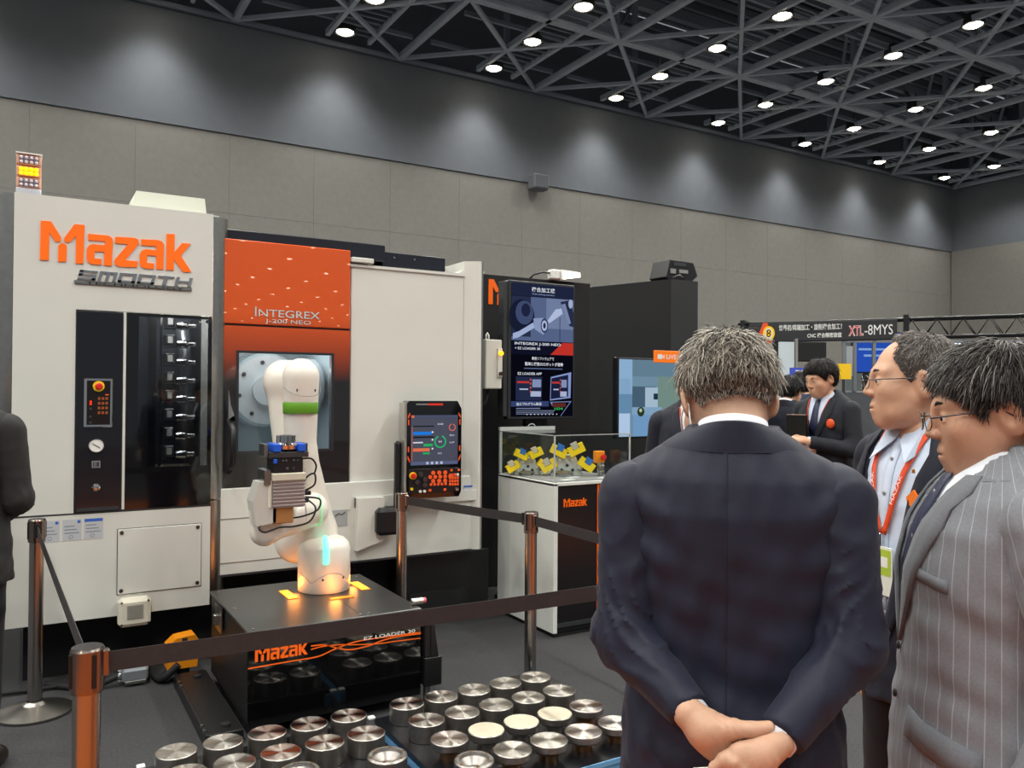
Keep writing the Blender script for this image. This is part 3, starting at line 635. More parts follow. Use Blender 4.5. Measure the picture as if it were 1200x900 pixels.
# ---------------------------------------------------------------- robot cart
ct=thing('robot_cart','low black robot cart with orange logo and grey metal top plate','cart',(1.22,3.95,0))
CX0,CX1,CY0,CY1,CZ=.818,1.622,3.53,4.36,.47
B(CX0+.01,CX1-.01,CY0+.015,CY1,.06,.455).build('body',M('black'),ct)
tp=B(CX0,CX1,CY0,CY1,.455,CZ,.003).build('top_plate',mat('top_steel','#5d5f60',.33,.9,noise=.05,nscale=6),ct)
B(1.33,1.333,CY0+.01,CY1-.01,CZ,CZ+.0006).build('plate_joint',M('dark_grey'),tp)
for x,y in ((.85,3.57),(1.33,3.56),(1.59,3.57),(.85,4.32),(1.59,4.32),(.85,3.95),(1.37,3.56)): MB().lathe([(.007,0),(.006,.004),(0,.004)],(x,y,CZ),8).build('bolt',M('chrome'),tp)
fp=B(CX0,CX1,CY0,CY0+.015,.06,.455,.002).build('front_panel',mat('panel_gloss','#09090a',.06,coat=.3),ct)
mazak(MB(),.848,.338,.228,CY0-.0003,.0008).build('logo',M('orange_print'),ct)
MB().text('EZ LOADER 30',(1.335,CY0-.0012,.3605),X_,Z_,w=.255,h=.0150,ext=.0004,bold=.012).build('lettering',M('white_print'),ct)
def wave(pts,w):
    P=[Vector((x,CY0-.0012,z)) for x,z in pts]; v=[];f=[]
    # catmull
    Q=[]
    for i in range(len(P)-1):
        p0,p1,p2,p3=P[max(i-1,0)],P[i],P[i+1],P[min(i+2,len(P)-1)]
        for k in range(8):
            t=k/8; Q.append(.5*((2*p1)+(p2-p0)*t+(2*p0-5*p1+4*p2-p3)*t*t+(3*p1-p0-3*p2+p3)*t**3))
    Q.append(P[-1])
    for q in Q: v += [q+Z_*(w/2),q-Z_*(w/2)]
    f=[(2*i,2*i+1,2*i+3,2*i+2) for i in range(len(Q)-1)]
    return MB().add(v,f).build('stripe',M('orange_print'),ct)
wave([(CX0+.002,.318),(1.0,.320),(1.12,.321),(1.2,.342),(1.3,.36),(1.45,.36),(CX1-.002,.356)],.006)
wave([(1.09,.372),(1.15,.368),(1.21,.345),(1.27,.328),(1.36,.332),(1.42,.345),(1.50,.352),(CX1-.002,.349)],.006)
wave([(1.09,.357),(1.14,.362),(1.22,.358),(1.3,.346),(1.4,.335),(1.5,.332),(CX1-.002,.328)],.005)
# floor flanges left and right
B(.665,.81,3.55,4.40,.02,.06,.004).build('floor_flange',M('black'),ct); B(.655,.668,3.55,4.40,.0,.062,.003).build('flange_edge',M('black_plastic'),ct)
for y in (3.6,3.66,4.2,4.26): MB().lathe([(.008,0),(.008,.012),(0,.014)],(.66,y,.055),8).build('bolt',M('steel'),ct)
for y in (3.62,4.3): MB().lathe([(.02,0),(.02,.01),(0,.012)],(.75,y,.06),10).build('bolt',M('rubber'),ct)
B(1.63,1.72,3.50,3.62,.10,.24,.006).build('side_bracket',M('black'),ct); B(1.63,1.66,3.50,3.62,.24,.44,.004).build('side_bracket',M('black'),ct); MB().prism([(1.66,.24),(1.70,.24),(1.675,.40),(1.66,.40)],(0,3.5,0),X_,Z_,Y_,.02).build('side_bracket',M('black'),ct)
MB().lathe([(.02,0),(.02,.10)],(1.67,3.56,0),14).build('foot',M('steel'),ct)
for y in (3.7,4.2): MB().lathe([(.03,0),(.03,.06)],(.9,y,0),12).build('foot',M('black_plastic'),ct)
for y in (3.7,4.2): MB().lathe([(.03,0),(.03,.06)],(1.55,y,0),12).build('foot',M('black_plastic'),ct)
rd=MB().lathe([(.016,0),(.016,.06),(0,.06)],(1.60,3.60,.485),14,axis='x').build('rod',M('aluminium'),ct); MB().lathe([(.014,.06),(.014,.075),(0,.075)],(1.60,3.60,.485),14,axis='x').build('rod_cap',mat('pink_cap','#d8606a',.5),rd)
lt=B(.812,.818,4.05,4.2,.33,.45).build('latch',M('steel'),ct); B(.79,.812,4.10,4.14,.36,.41,.003).build('latch_hook',M('steel'),lt)
# amber floor markers of the safety light
mat('amber_led','#ffb53a',.4,emit='#ffa51e',estr=3.)
mat('amber_print','#e0891c',.5,emit='#ff8a10',estr=.8)
for xa,xb,ya,yb,c in ((1.122,1.162,4.0,4.17,'amber_led'),(1.50,1.54,4.0,4.17,'amber_led'),(1.30,1.41,3.885,3.905,'amber_print')):
    q=B(xa-.006,xb+.006,ya-.012,yb+.012,CZ,CZ+.002).build('marker_plate',mat('amber_plate','#c47a1c',.5),tp); B(xa,xb,ya,yb,CZ+.002,CZ+.004).build('marker_lamp',M(c),q)
for x,y in ((1.338,3.93),(1.18,4.12),(1.49,4.12)):   # glow of the amber markers on the robot base
    l=bpy.data.lights.new('marker_glow','POINT'); l.energy=.45; l.color=(1,.33,.06); l.shadow_soft_size=.03; o=bpy.data.objects.new('marker_glow',l); COL.objects.link(o); o.parent=ct; o.location=Vector((x,y,CZ+.035))-ORG[ct.name]
# ---------------------------------------------------------------- robot arm
rb=thing('collaborative_robot','white collaborative robot arm with green band and glowing teal strip','robot',(1.338,4.12,CZ))
RW=M('robot_white')
def lath_s(mb,prof,c,n=36): return mb.lathe(prof,c,n,sharp=False)
lath_s(MB(),[(.125,0),(.133,.004),(.133,.215),(.126,.24),(.10,.265),(.06,.278),(.0,.28)],(1.338,4.12,CZ)).build('base_column',RW,rb)
bc=[o for o in rb.children][0]
MB().tube([(1.338+.134*math.cos(a),4.12+.134*math.sin(a),CZ+.055+.05*abs(math.cos(2*(a+math.pi/2)))) for a in [(-math.pi*.95+math.pi*.9*k/24) for k in range(25)]],.0012,4).build('seam',M('grey_print'),bc)
for a in (-110,-62): MB().sphere((1.338+.133*math.cos(math.radians(a)),4.12+.133*math.sin(math.radians(a)),CZ+.075),.006,8,6).build('screw',M('dark_grey'),bc)
mat('teal_led','#8af5dc',.3,emit='#40f0c8',estr=3.2)
pts=[]
for k,(rr,z) in enumerate(((.070,.279),(.10,.268),(.122,.252),(.1335,.225),(.1345,.18),(.1345,.155))): 
    a=math.radians(-104); pts.append((1.338+rr*math.cos(a),4.12+rr*math.sin(a),CZ+z))
MB().tube(pts,[.010,.013,.014,.014,.014,.013],10).build('light_strip',M('teal_led'),bc)
# shoulder + upper arm (one shell), elbow dome in front
mb=MB()
def up(p):
    d=sd_cone(p,(1.24,4.27,.70),(1.30,4.2,.74),.115,.11)
    d=smin(d,sd_cone(p,(1.31,4.2,.76),(1.19,4.06,1.18),.112,.082),.06)
    d=smin(d,sd_cone(p,(1.19,4.06,1.18),(1.172,4.0,1.57),.078,.090),.03)
    return d
solid(mb,up,(1.05,3.86,.55),(1.5,4.42,1.72),.012,it=2); ua=mb.build('upper_arm',RW,rb)
MB().lathe([(.0843,0),(.0853,.001),(.0863,.055),(.0855,.056)],(1.176,4.015,1.385),36,sharp=False).build('green_band',M('green_band'),ua)
MB().tube([(1.176+.092*math.cos(a),4.0+.092*math.sin(a),1.52-.05*math.sin(-a)) for a in [(-math.pi*.98+math.pi*.96*k/24) for k in range(25)]],.0015,4).build('seam',M('grey_print'),ua)
for sx in (-.045,.045): MB().sphere((1.176+sx,4.0-.078,1.50),.006,8,6,sc=(.7,.7,1.3)).build('screw',M('dark_grey'),ua)
# rear elbow + forearm hanging down to the wrist
mb=MB()
def fo(p):
    d=sd_cone(p,(1.18,4.13,1.56),(1.13,4.17,1.56),.095,.095)
    d=smin(d,sd_cone(p,(1.13,4.17,1.52),(1.14,4.14,1.10),.085,.05),.05)
    d=smin(d,sd_cone(p,(1.14,4.14,1.10),(1.12,4.1,.93),.05,.062),.04); return d
solid(mb,fo,(.98,4.0,.82),(1.32,4.32,1.70),.012,it=2); mb.build('forearm',RW,rb)
mb=MB()
def wr_(p):
    d=sd_cone(p,(1.235,4.02,.90),(1.12,3.98,.87),.088,.078); d=smin(d,sd_cone(p,(1.12,3.98,.87),(.985,3.93,.825),.07,.068),.03)
    return smin(d,sd_cone(p,(.985,3.93,.83),(.96,3.90,.93),.06,.058),.03)
solid(mb,wr_,(.86,3.78,.7),(1.36,4.16,1.02),.010,it=2); wr2=mb.build('wrist',RW,rb)
for t,(c,r) in enumerate((((1.18,4.0,.885),.086),((1.09,3.97,.86),.0755))):
    MB().tube([(c[0]+.3*r*math.sin(a)*0,c[1]-r*math.cos(a),c[2]+r*math.sin(a)) for a in [(-1.5+3.0*k/16) for k in range(17)]],.0014,4).build('seam',M('grey_print'),wr2)
MB().tube([(1.262,4.0-.075*math.cos(a),.90+.08*math.sin(a)) for a in [(-1.3+2.6*k/16) for k in range(17)]],.004,6).build('status_ring',mat('green_led','#bdf0cc',.4,emit='#5fe08a',estr=.5),wr2)
# gripper: silver end box, bronze-coloured bracket, ribbed actuator, black tool plate, blue jaws
gr=MB().prism([(.897,.985),(.925,1.075),(.985,1.075),(1.004,.985),(1.003,.885),(.915,.872)],(0,3.80,0),X_,Z_,Y_,.12).build('flange_box',mat('flange_paint','#c9c8c0',.35,.2),rb)
B(.985,1.085,3.80,3.92,.878,.955,.004).build('bracket',mat('bracket_bronze','#b98a55',.4,.5),rb); B(.965,.985,3.795,3.9,.95,1.08,.006).build('side_plate',mat('cream_plastic',''),rb)
rbx=B(.985,1.132,3.785,3.92,.952,1.095,.004).build('actuator',M('aluminium'),rb)
for k in range(7): B(.983,1.134,3.780,3.925,.958+k*.0165,.968+k*.0165,.002).build('rib',mat('rib_alu','#a59d9f',.45,.7),rbx)
B(.978,1.136,3.775,3.93,1.078,1.114,.004).build('actuator_cap',mat('cap_cream','#d5d0bd',.4,.3),rbx); B(.945,.975,3.79,3.92,1.06,1.13,.003).build('side_plate',M('steel'),rb)
jp=B(.985,1.125,3.79,3.91,1.114,1.185,.003).build('tool_plate',M('black_plastic'),rb)
for x in (1.03,1.045,1.08,1.10): knob_y(MB(),(x,3.79,1.172),[(.005,0),(.005,.003),(0,.003)],8).build('screw',M('chrome'),jp)
for x in (1.05,1.08): knob_y(MB(),(x,3.79,1.135),[(.007,0),(.007,.003),(0,.003)],8).build('screw',M('chrome'),jp)
B(.965,1.15,3.785,3.92,1.185,1.212,.003).build('jaw_rail',M('steel_dark'),rb)
for sx,xa,xb in ((-1,.985,1.02),(1,1.10,1.135)): B(xa,xb,3.78,3.91,1.212,1.25,.004).build('jaw',mat('jaw_blue','#1f56c8',.4),rb)
B(.945,.965,3.80,3.9,1.19,1.25,.003).build('sensor',M('steel'),rb); B(1.135,1.150,3.80,3.9,1.20,1.25,.003).build('sensor',M('steel_dark'),rb); B(.985,1.0,3.775,3.79,1.16,1.18,.002).build('blue_fitting',mat('jaw_blue',''),rb)
B(1.132,1.175,3.82,3.86,1.0,1.02,.004).build('plug',M('black_plastic'),rb); B(1.132,1.165,3.82,3.88,.965,.99,.004).build('plug',M('dark_grey'),rb)
for pts in ([(1.12,3.85,1.17),(1.17,3.82,1.175),(1.20,3.83,1.14),(1.195,3.84,1.10)],[(1.15,3.84,1.02),(1.19,3.82,1.05),(1.19,3.82,1.10),(1.16,3.83,1.09),(1.135,3.84,1.05)],[(1.15,3.84,.99),(1.21,3.80,.98),(1.20,3.80,.93),(1.13,3.80,.905),(1.06,3.82,.895)],[(1.165,3.85,.975),(1.19,3.8,.94),(1.16,3.79,.88),(1.09,3.80,.86),(1.02,3.80,.86),(.95,3.79,.845),(.925,3.8,.865),(.95,3.81,.885)]): MB().tube(cat(pts),.0045,6).build('cable',M('rubber'),rb)
hw=MB().lathe([(0,0),(.045,0),(.062,.012),(.064,.03),(.05,.036),(.045,.04),(.045,.075),(.03,.075),(.03,.05),(0,.05)],(1.06,3.85,1.2115),28).build('machined_part',M('chrome'),org=(1.06,3.85,1.2115)); tag(hw,'shiny turned steel part held up in the blue gripper jaws','workpiece')
# ---------------------------------------------------------------- trays and workpieces in front of the cart
TZ=.088
def tray(x0,x1,y0,y1,label):
    t=thing('workpiece_tray',label,'tray',((x0+x1)/2,(y0+y1)/2,0),'low workpiece trays')
    B(x0-.012,x1+.012,y0-.012,y1,.062,TZ,.003).build('top',M('tray_black'),t)
    for a in ((x0-.010,x0+.015,y0-.010,y1),(x1-.015,x1+.010,y0-.010,y1),(x0+.015,x1-.015,y0-.010,y0+.015)): B(a[0],a[1],a[2],a[3],.0,.062,.003).build('frame_rail',M('tray_blue'),t)
    B(x0-.012,x1+.012,y0-.016,y0-.012,.066,TZ,.001).build('front_edge',M('tray_blue'),t)
    B(x0+.02,x1-.02,y1-.05,y1-.02,.0,.05).build('frame_rail',M('black'),t)
    for x in (x0-.03,x1): B(x,x+.03,y1+.012,y1+.04,TZ-.012,TZ,.003).build('stop_clip',M('paper'),t)
    return t
tray(.40,1.245,2.50,3.31,'black topped workpiece tray with blue rim at left below the belt')
tray(1.315,2.15,2.50,3.31,'black topped workpiece tray with blue rim beside the navy suit')
mat('turned','#dcd6cc',.25,1.,noise=.03,nscale=80,aniso=1.,arot=.25); mat('turned_side','#aaa59f',.38,1.,noise=.15,nscale=60); mat('cast_top','#c2b9a3',.65,.1,noise=.12,nscale=25); mat('copper_side','#a8805f',.3,1.)
H0=.072; R0=.0735
def piece(name,kind):
    mb=MB()
    if kind=='solid':
        mb.lathe([(R0-.002,0),(R0,.002),(R0,H0-.003),(R0-.003,H0)],n=32,mi=1).lathe([(R0-.003,H0),(0,H0)],n=32,mi=0)
    elif kind=='neck' or kind=='cast':
        mb.lathe([(.036,0),(.036,.030),(.062,.034),(.066,.040)],n=32,mi=2 if kind=='neck' else 1).lathe([(.066,.040),(R0,.046),(R0,H0-.003),(R0-.003,H0)],n=32,mi=1).lathe([(R0-.003,H0),(0,H0)],n=32,mi=3 if kind=='cast' else 0)
    else:
        mb.lathe([(.05,0),(R0,.012),(R0,H0-.006),(R0-.006,H0),(.056,H0),(.052,H0-.012),(.03,H0-.035),(.024,H0-.06),(0,H0-.06)],n=32,mi=1)
        for k in range(6): mb.lathe([(.006,0),(.006,.003),(0,.003)],(.063*math.cos(k*math.pi/3),.063*math.sin(k*math.pi/3),H0-.002),8,mi=2)
    return mb
PM=[M('turned'),M('turned_side'),M('copper_side'),M('cast_top')]
proto={}
GRP={'solid':'solid steel billets on the trays','neck':'necked steel discs on the trays','cast':'unmachined pale topped discs','funnel':'hollow turned steel cups'}
def put(kind,x,y,label):
    if kind not in proto:
        o=piece('workpiece',kind).build({'solid':'steel_billet','neck':'necked_disc','cast':'cast_disc','funnel':'hollow_cup'}[kind],PM); proto[kind]=o
    else: o=proto[kind].copy(); COL.objects.link(o)
    o.location=(x,y,TZ); o.rotation_euler=(0,0,RNG.uniform(0,6.28)); tag(o,label,'workpiece',GRP[kind]); return o
AX=[.4926+.1663*k for k in range(5)]; BX=[1.417+.1635*k for k in range(5)]; RY=[3.225,3.025,2.818,2.615,2.45]
ORD=['leftmost','second','third','fourth','rightmost']
for k in range(5):
    put('solid',AX[k],RY[0],f'{ORD[k]} plain steel billet in the back row of the left tray')
    put('solid',AX[k],RY[1],f'{ORD[k]} plain steel billet in the second row of the left tray')
    put('solid',BX[k],RY[0],f'{ORD[k]} plain steel billet in the back row of the right tray')
    put('solid',BX[k],RY[1],f'{ORD[k]} plain steel billet in the second row of the right tray')
    put('neck' if k in (0,4) else 'cast',BX[k],RY[2],('bright necked disc at the left end of the third row, right tray' if k==0 else 'bright necked disc at the right end of the third row, right tray') if k in (0,4) else f"{['','left','middle','right'][k]} pale topped cast disc in the third row of the right tray")
    put('funnel' if k==0 else 'neck',BX[k],RY[3],'hollow steel cup at the front left corner of the right tray' if k==0 else f'{ORD[k]} necked disc in the front row of the right tray')
put('funnel',AX[4],RY[2]-.01,'hollow steel cup with bolt holes on the left tray'); put('funnel',AX[3]-.15,RY[2]+.03,'hollow steel cup cut by the lower frame edge')
# ---------------------------------------------------------------- belt stanchions
def stanchion(name,loc,h,label,belts):
    s=thing(name,label,'stanchion',loc,'belt barrier posts'); x,y,_=loc
    MB().lathe([(.155,0),(.16,.004),(.16,.012),(.10,.028),(.05,.042),(.034,.055),(.034,.06)],loc,36).build('base',M('brushed'),s)
    MB().lathe([(.0305,.05),(.0305,h-.10)],loc,24).build('tube',M('brushed'),s)
    hd=MB().lathe([(.036,h-.105),(.037,h-.10),(.037,h-.006),(.034,h),(0,h)],loc,24).build('head',mat('post_bronze','#8d8078',.25,1.),s)
    MB().lathe([(.033,h+.0005),(0,h+.0015)],loc,24).build('cap',M('black_plastic'),hd)
    for a in (20,110,200,290):
        ar=math.radians(a); MB().beam((x+.0365*math.cos(ar),y+.0365*math.sin(ar),h-.09),(x+.0365*math.cos(ar),y+.0365*math.sin(ar),h-.012),.010,.006).build('slot',M('black'),hd)
    for (tx,ty,tz) in belts:
        a=Vector((x,y,h-.042)); b=Vector((tx,ty,tz)); d=(b-a).normalized(); a2=a+d*.036; b2=b-d*.045; sd=d.cross(Z_).normalized()
        mb=MB(); n=10; v=[];f=[]
        for k in range(n+1):
            p=a2.lerp(b2,k/n); p=p-Z_*(.002*math.sin(math.pi*k/n))
            for q in (sd*.001-Z_*.024,sd*.001+Z_*.024,-sd*.001+Z_*.024,-sd*.001-Z_*.024): v.append(p+q)
        for k in range(n):
            for j in range(4): f.append((4*k+j,4*k+(j+1)%4,4*k+4+(j+1)%4,4*k+4+j))
        mb.add(v,f); be=mb.build('belt',M('belt'),s)
        for zz in (-.012,0,.012):
            MB().beam(a2+Z_*zz-sd*.0012,a2.lerp(b2,.5)+Z_*(zz-.002)-sd*.0012,.0006,.0012).build('stitch',M('black'),be)
        mb=MB(); mb.lathe([(0,-.030),(.012,-.030),(.012,.030),(0,.030)],b2,12); mb.build('belt_clip',M('black_plastic'),s)
        MB().box(a2.x-.012,a2.x+.012,a2.y-.012,a2.y+.012,a2.z-.032,a2.z+.032,.004).build('belt_outlet',mat('post_bronze',''),s)
    return s
pN=(.131,2.165,0); pL=(.05,4.36,0); pC=(2.19,2.07,0); pR=(2.21,3.49,0); pB=(1.851,4.307,0)
stanchion('belt_stanchion',pN,.89,'nearest orange-tinted steel belt post at the left foreground',[(pC[0],pC[1],.860),(pL[0],pL[1],.845)])
stanchion('belt_stanchion',pL,.895,'steel belt post on round base beside the dark jacket at far left',[])
stanchion('belt_stanchion',pC,.89,'steel belt post hidden behind the navy suit',[])
stanchion('belt_stanchion',pR,.89,'steel belt post in front of the white display counter',[(pC[0],pC[1],.85)])
stanchion('belt_stanchion',pB,.92,'steel belt post under the machine control panel',[(pR[0],pR[1],.85)])
# ---------------------------------------------------------------- cables and connectors under the machine
t=thing('cable_connector','grey heavy duty plug with black cable lying on the carpet','connector',(.49,4.55,0))
B(.43,.55,4.50,4.58,.02,.085,.01).build('housing',mat('plug_grey','#8d9299',.4,.4),t); B(.42,.56,4.58,4.62,0,.13,.006).build('socket_box',M('machine_white2'),t); B(.44,.54,4.49,4.50,.012,.03,.003).build('locking_lever',M('steel'),t)
MB().tube([(.43,4.54,.05),(.41,4.54,.05)],.022,10).build('gland',M('chrome'),t); MB().tube(cat([(.41,4.54,.05),(.33,4.53,.03),(.25,4.55,.018),(.1,4.7,.018)]),.016,8).build('cable',M('rubber'),t)
t=thing('orange_connector','orange industrial connector housing behind the black belt','connector',(.71,4.47,0))
MB().prism([(.63,.07),(.775,.07),(.785,.20),(.76,.235),(.67,.225),(.63,.19)],(0,4.44,0),X_,Z_,Y_,.10).build('housing',M('orange_plastic'),t); B(.68,.74,4.45,4.53,.0,.07,.004).build('stand',M('black'),t); B(.70,.725,4.435,4.44,.21,.225).build('latch_stud',M('dark_grey'),t)
for k in range(2): MB().tube(cat([(.68,4.42+.04*k,.10),(.62,4.44+.04*k,.04),(.59,4.52+.03*k,.022),(.58,4.78+.03*k,.022)]),.018,8).build('cable',M('rubber'),t)
t=MB().tube(cat([(-.1,4.66,.016),(.15,4.64,.016),(.28,4.70,.016),(.4,4.8,.016)]),.010,8).build('floor_cable',M('rubber'),org=(0,4.66,0)); tag(t,'thin black cable running along the floor under the white cabinet','cable')
# ---------------------------------------------------------------- display counter with glass case
cn=thing('display_counter','white sided display counter with black orange-lettered front and glass case','counter',(3.06,4.44,0))
CX,CXR,CYF,CYB=2.76,3.36,4.10,4.78
wht=mat('counter_white','#d9dcd6',.35,noise=.02); 
B(CX,CX+.03,CYF,CYB,.03,.94,.002).build('side_panel',wht,cn); B(CXR-.03,CXR,CYF,CYB,.03,.94,.002).build('side_panel',wht,cn); B(CX+.03,CXR-.03,CYB-.03,CYB,.03,.94).build('back_panel',M('black'),cn)
B(CX+.03,CXR-.03,CYF+.012,CYF+.03,.03,.94).build('front_panel',mat('counter_black','#141213',.22),cn)
B(CX,CXR,CYF,CYB,.925,.945,.002).build('deck_edge',wht,cn); B(CX+.02,CXR-.02,CYF+.02,CYB-.02,.945,.95).build('deck',mat('deck_grey','#8a8886',.7,noise=.05),cn)
B(CX+.02,CXR-.02,CYF+.02,CYB-.02,0,.03).build('plinth',M('black_matte'),cn); B(CX+.03,CXR-.03,CYF+.004,CYF+.012,.06,.085).build('kick_strip',M('dark_grey'),cn)
mazak(MB(),2.838,.792,.178,CYF+.012,.003).build('logo',M('orange_print'),cn)
for x in (3.095,3.112): B(x,x+.009,CYF+.006,CYF+.012,.09,.92).build('orange_stripe',M('orange_print'),cn)
glassmat('case_glass',(.95,.97,.97),.9)
gt=1.232
edge=mat('case_edge','#b9beba',.25,.1)
for a in ((CX+.006,CX+.010,CYF+.006,CYB-.006,.95,gt),(CXR-.010,CXR-.006,CYF+.006,CYB-.006,.95,gt),(CX+.006,CXR-.006,CYF+.006,CYF+.010,.95,gt),(CX+.006,CXR-.006,CYF+.006,CYB-.006,gt,gt+.004)): B(*a).build('glass_pane',M('case_glass'),cn)
B(CX+.006,CXR-.006,CYB-.012,CYB-.006,.95,gt).build('case_back',mat('case_back','#22241f',.12,coat=.5),cn)
for a in ((CX+.004,CX+.012,CYF+.004,CYF+.012,.95,gt),(CXR-.012,CXR-.004,CYF+.004,CYF+.012,.95,gt),(CX+.004,CX+.02,CYB-.016,CYB,.95,gt+.01),(CX+.004,CXR-.004,CYF+.004,CYF+.010,gt,gt+.005),(CX+.004,CX+.010,CYF+.004,CYB,gt,gt+.005),(CX+.0,CXR-.15,CYB-.02,CYB+.0,gt+.004,gt+.028)): B(*a).build('case_edge',edge,cn)
MB().tube([(3.02+.03*math.cos(a),4.77,gt+.025+.02*math.sin(a)) for a in [2*math.pi*k/20 for k in range(21)]],.003,6,cap=False).build('case_ring',edge,cn)
def fixture(loc,rz,sc,label):
    t=local('clamp_fixture',label,'fixture',loc,rz,'clamp fixtures in the glass case'); t.scale=(sc,)*3
    MB().prism([(-.09,0),(.09,0),(.045,.11),(-.045,.11)],(0,.05,0),X_,Z_,NY,.10).build('pyramid_block',mat('fixture_white','#cfd2cd',.35),t)
    for k in range(3): knob_y(MB(),(-.03+.03*k,-.05,.03+.025*(k%2)),[(.009,0),(.009,.004),(0,.004)],10).build('bore',M('dark_grey'),t)
    for i,(x,z,a) in enumerate(((-.10,.05,30),(-.05,.13,-25),(.05,.14,25),(.10,.06,-35))):
        ca,sa=math.cos(math.radians(a)),math.sin(math.radians(a))
        def tr(px,pz): return (x+px*ca-pz*sa,z+px*sa+pz*ca)
        q=MB().prism([tr(*p) for p in ((-.045,-.02),(.045,-.02),(.045,.03),(.02,.03),(.02,.008),(-.02,.008),(-.02,.03),(-.045,.03))],(0,-.03-.01*i,0),X_,Z_,NY,.045).build('yellow_clamp',M('yellow'),t)
        MB().prism([tr(*p) for p in ((-.018,.01),(.018,.01),(.018,.045),(-.018,.045))],(0,-.028-.01*i,0),X_,Z_,NY,.04).build('clamp_jaw',M('blue_paint') if i%2 else mat('jaw_beige','#b9b3a4',.5),q)
        MB().sphere((x*.7,-.05,z*.6+.01),.016,10,6).build('joint',M('paper'),t)
    MB().lathe([(.05,0),(.05,.02),(.03,.03),(0,.03)],(-.02,-.09,0),20).build('base_puck',M('steel'),t)
    return t
fixture((3.10,4.46,.95),math.radians(-30),1.2,'yellow and white clamp fixture at the middle of the glass case')
fixture((2.885,4.62,.95),math.radians(-20),1.0,'yellow and white clamp fixture at the back left of the glass case')
o=MB().lathe([(.022,0),(.022,.03),(.019,.034),(.022,.038),(.022,.07),(.017,.076),(.017,.09),(0,.09)],(3.245,4.27,.95),18).build('steel_sample',M('steel'),org=(3.245,4.27,.95)); tag(o,'small turned steel cylinder standing in the glass case','sample part')
t=thing('emergency_stop','orange emergency stop box with red button in the glass case','button box',(3.28,4.34,.95))
B(3.245,3.315,4.32,4.36,1.03,1.11,.004).build('box',M('orange_plastic'),t); knob_y(MB(),(3.29,4.32,1.07),[(.012,0),(.012,.012),(.02,.014),(.02,.024),(0,.028)],16).build('button',M('red_plastic'),t); MB().lathe([(.01,0),(.01,.08)],(3.28,4.34,.95),10).build('stem',M('paper'),t)
for i,(x,y,l) in enumerate(((2.925,4.19,'white caption card at the front corner of the glass case'),(3.03,4.29,'white caption card before the middle clamp fixture'),(3.21,4.18,'white caption card beside the steel cylinder'))):
    o=local('caption_card',l,'card',(x,y,.95),.2,'caption cards in the case'); B(-.05,.05,-.02,.02,0,.002).build('sheet',M('paper'),o); B(-.04,.03,-.006,-.002,.002,.0025).build('print_line',mat('notice_ink',''),o)
# ---------------------------------------------------------------- portrait signage screen
TY=4.90
tt=thing('signage_display','tall portrait display showing the machine poster behind the glass case','display',(3.19,TY+.05,0))
TX0,TX1,T0,T1=2.905,3.475,1.305,2.29
B(TX0,TX1,TY,TY+.07,T0,T1,.006).build('frame',mat('display_frame','#3a3d40',.35,.4),tt)
B(TX0-.035,TX0,TY+.01,TY+.09,T0+.02,T1-.01,.004).build('side_housing',M('dark_grey'),tt)
B(3.10,3.28,TY+.07,TY+.12,.02,2.0).build('stand_post',M('black'),tt); B(2.95,3.43,TY-.05,TY+.25,0,.02).build('stand_foot',M('black'),tt)
sx0,sx1,sz0,sz1=TX0+.022,TX1-.018,T0+.02,T1-.018
pn=B(sx0,sx1,TY-.003,TY,sz0,sz1).build('screen',emis('tot_bg','#0b0c18',.7),tt)
SW=sx1-sx0; SH=sz1-sz0
def tb(u0,u1,v0,v1,c,s=.9,y=.004,nm='poster_block'):   # v measured from the top
    return B(sx0+u0*SW,sx0+u1*SW,TY-y,TY-.003,sz1-v1*SH,sz1-v0*SH).build(nm,emis('t'+c+str(s),c,s),pn)
def tp_(pts,c,s=.9,y=.0045): 
    v=[(sx0+u*SW,TY-y,sz1-w*SH) for u,w in pts]; ar=sum(v[i][0]*v[(i+1)%len(v)][2]-v[(i+1)%len(v)][0]*v[i][2] for i in range(len(v)))
    return MB().add(v,[tuple(range(len(v))) if ar<0 or True else 0]).build('poster_shape',emis('t'+c+str(s),c,s),pn)
def tx(t,u,v,w=None,h=None,c='#e8ecf6',al='L',bold=0.,s=1.): return MB().text(t,(sx0+u*SW,TY-.0052,sz1-v*SH),X_,Z_,w=w*SW if w else None,h=h*SH if h else None,align=al,ext=.0004,bold=bold).build('poster_text',emis('t'+c+str(s),c,s),pn)
tb(0,1,0,.095,'#232a45',.8); tx('複合加工機',.5,.058,.38,.036,al='C',bold=.01); tx('Multi-tasking machine',.5,.083,.36,.014,c='#9fb0d8',al='C')
tb(0,1,.098,.43,'#5f6f96',.8); tb(.55,1,.098,.33,'#7c8bb0',.8,.0042); tb(.0,.30,.098,.40,'#2c3552',.8,.0042)
def disc(u,v,ru,rv,c,s=.8,y=.0045,n=24,a0=0): 
    tp_([(u+ru*math.cos(2*math.pi*k/n),v-rv*math.sin(2*math.pi*k/n)) for k in range(n)],c,s,y)
disc(.16,.25,.20,.13,'#1b2138',.8,.0044); disc(.2,.22,.14,.09,'#46537a',.8,.0046); disc(.22,.2,.07,.05,'#222946',.8,.0047)
tp_([(.02,.42),(.10,.41),(.36,.33),(.34,.29),(.12,.36),(.02,.38)],'#a9b8dc',.9,.0047); tp_([(.34,.26),(.50,.25),(.58,.33),(.5,.38),(.36,.34)],'#8f9fc6',.9,.0048); disc(.52,.31,.06,.055,'#3a4468',.8,.0049); disc(.52,.31,.045,.04,'#b4c2e4',.9,.005); disc(.52,.31,.022,.022,'#2c3552',.8,.0051)
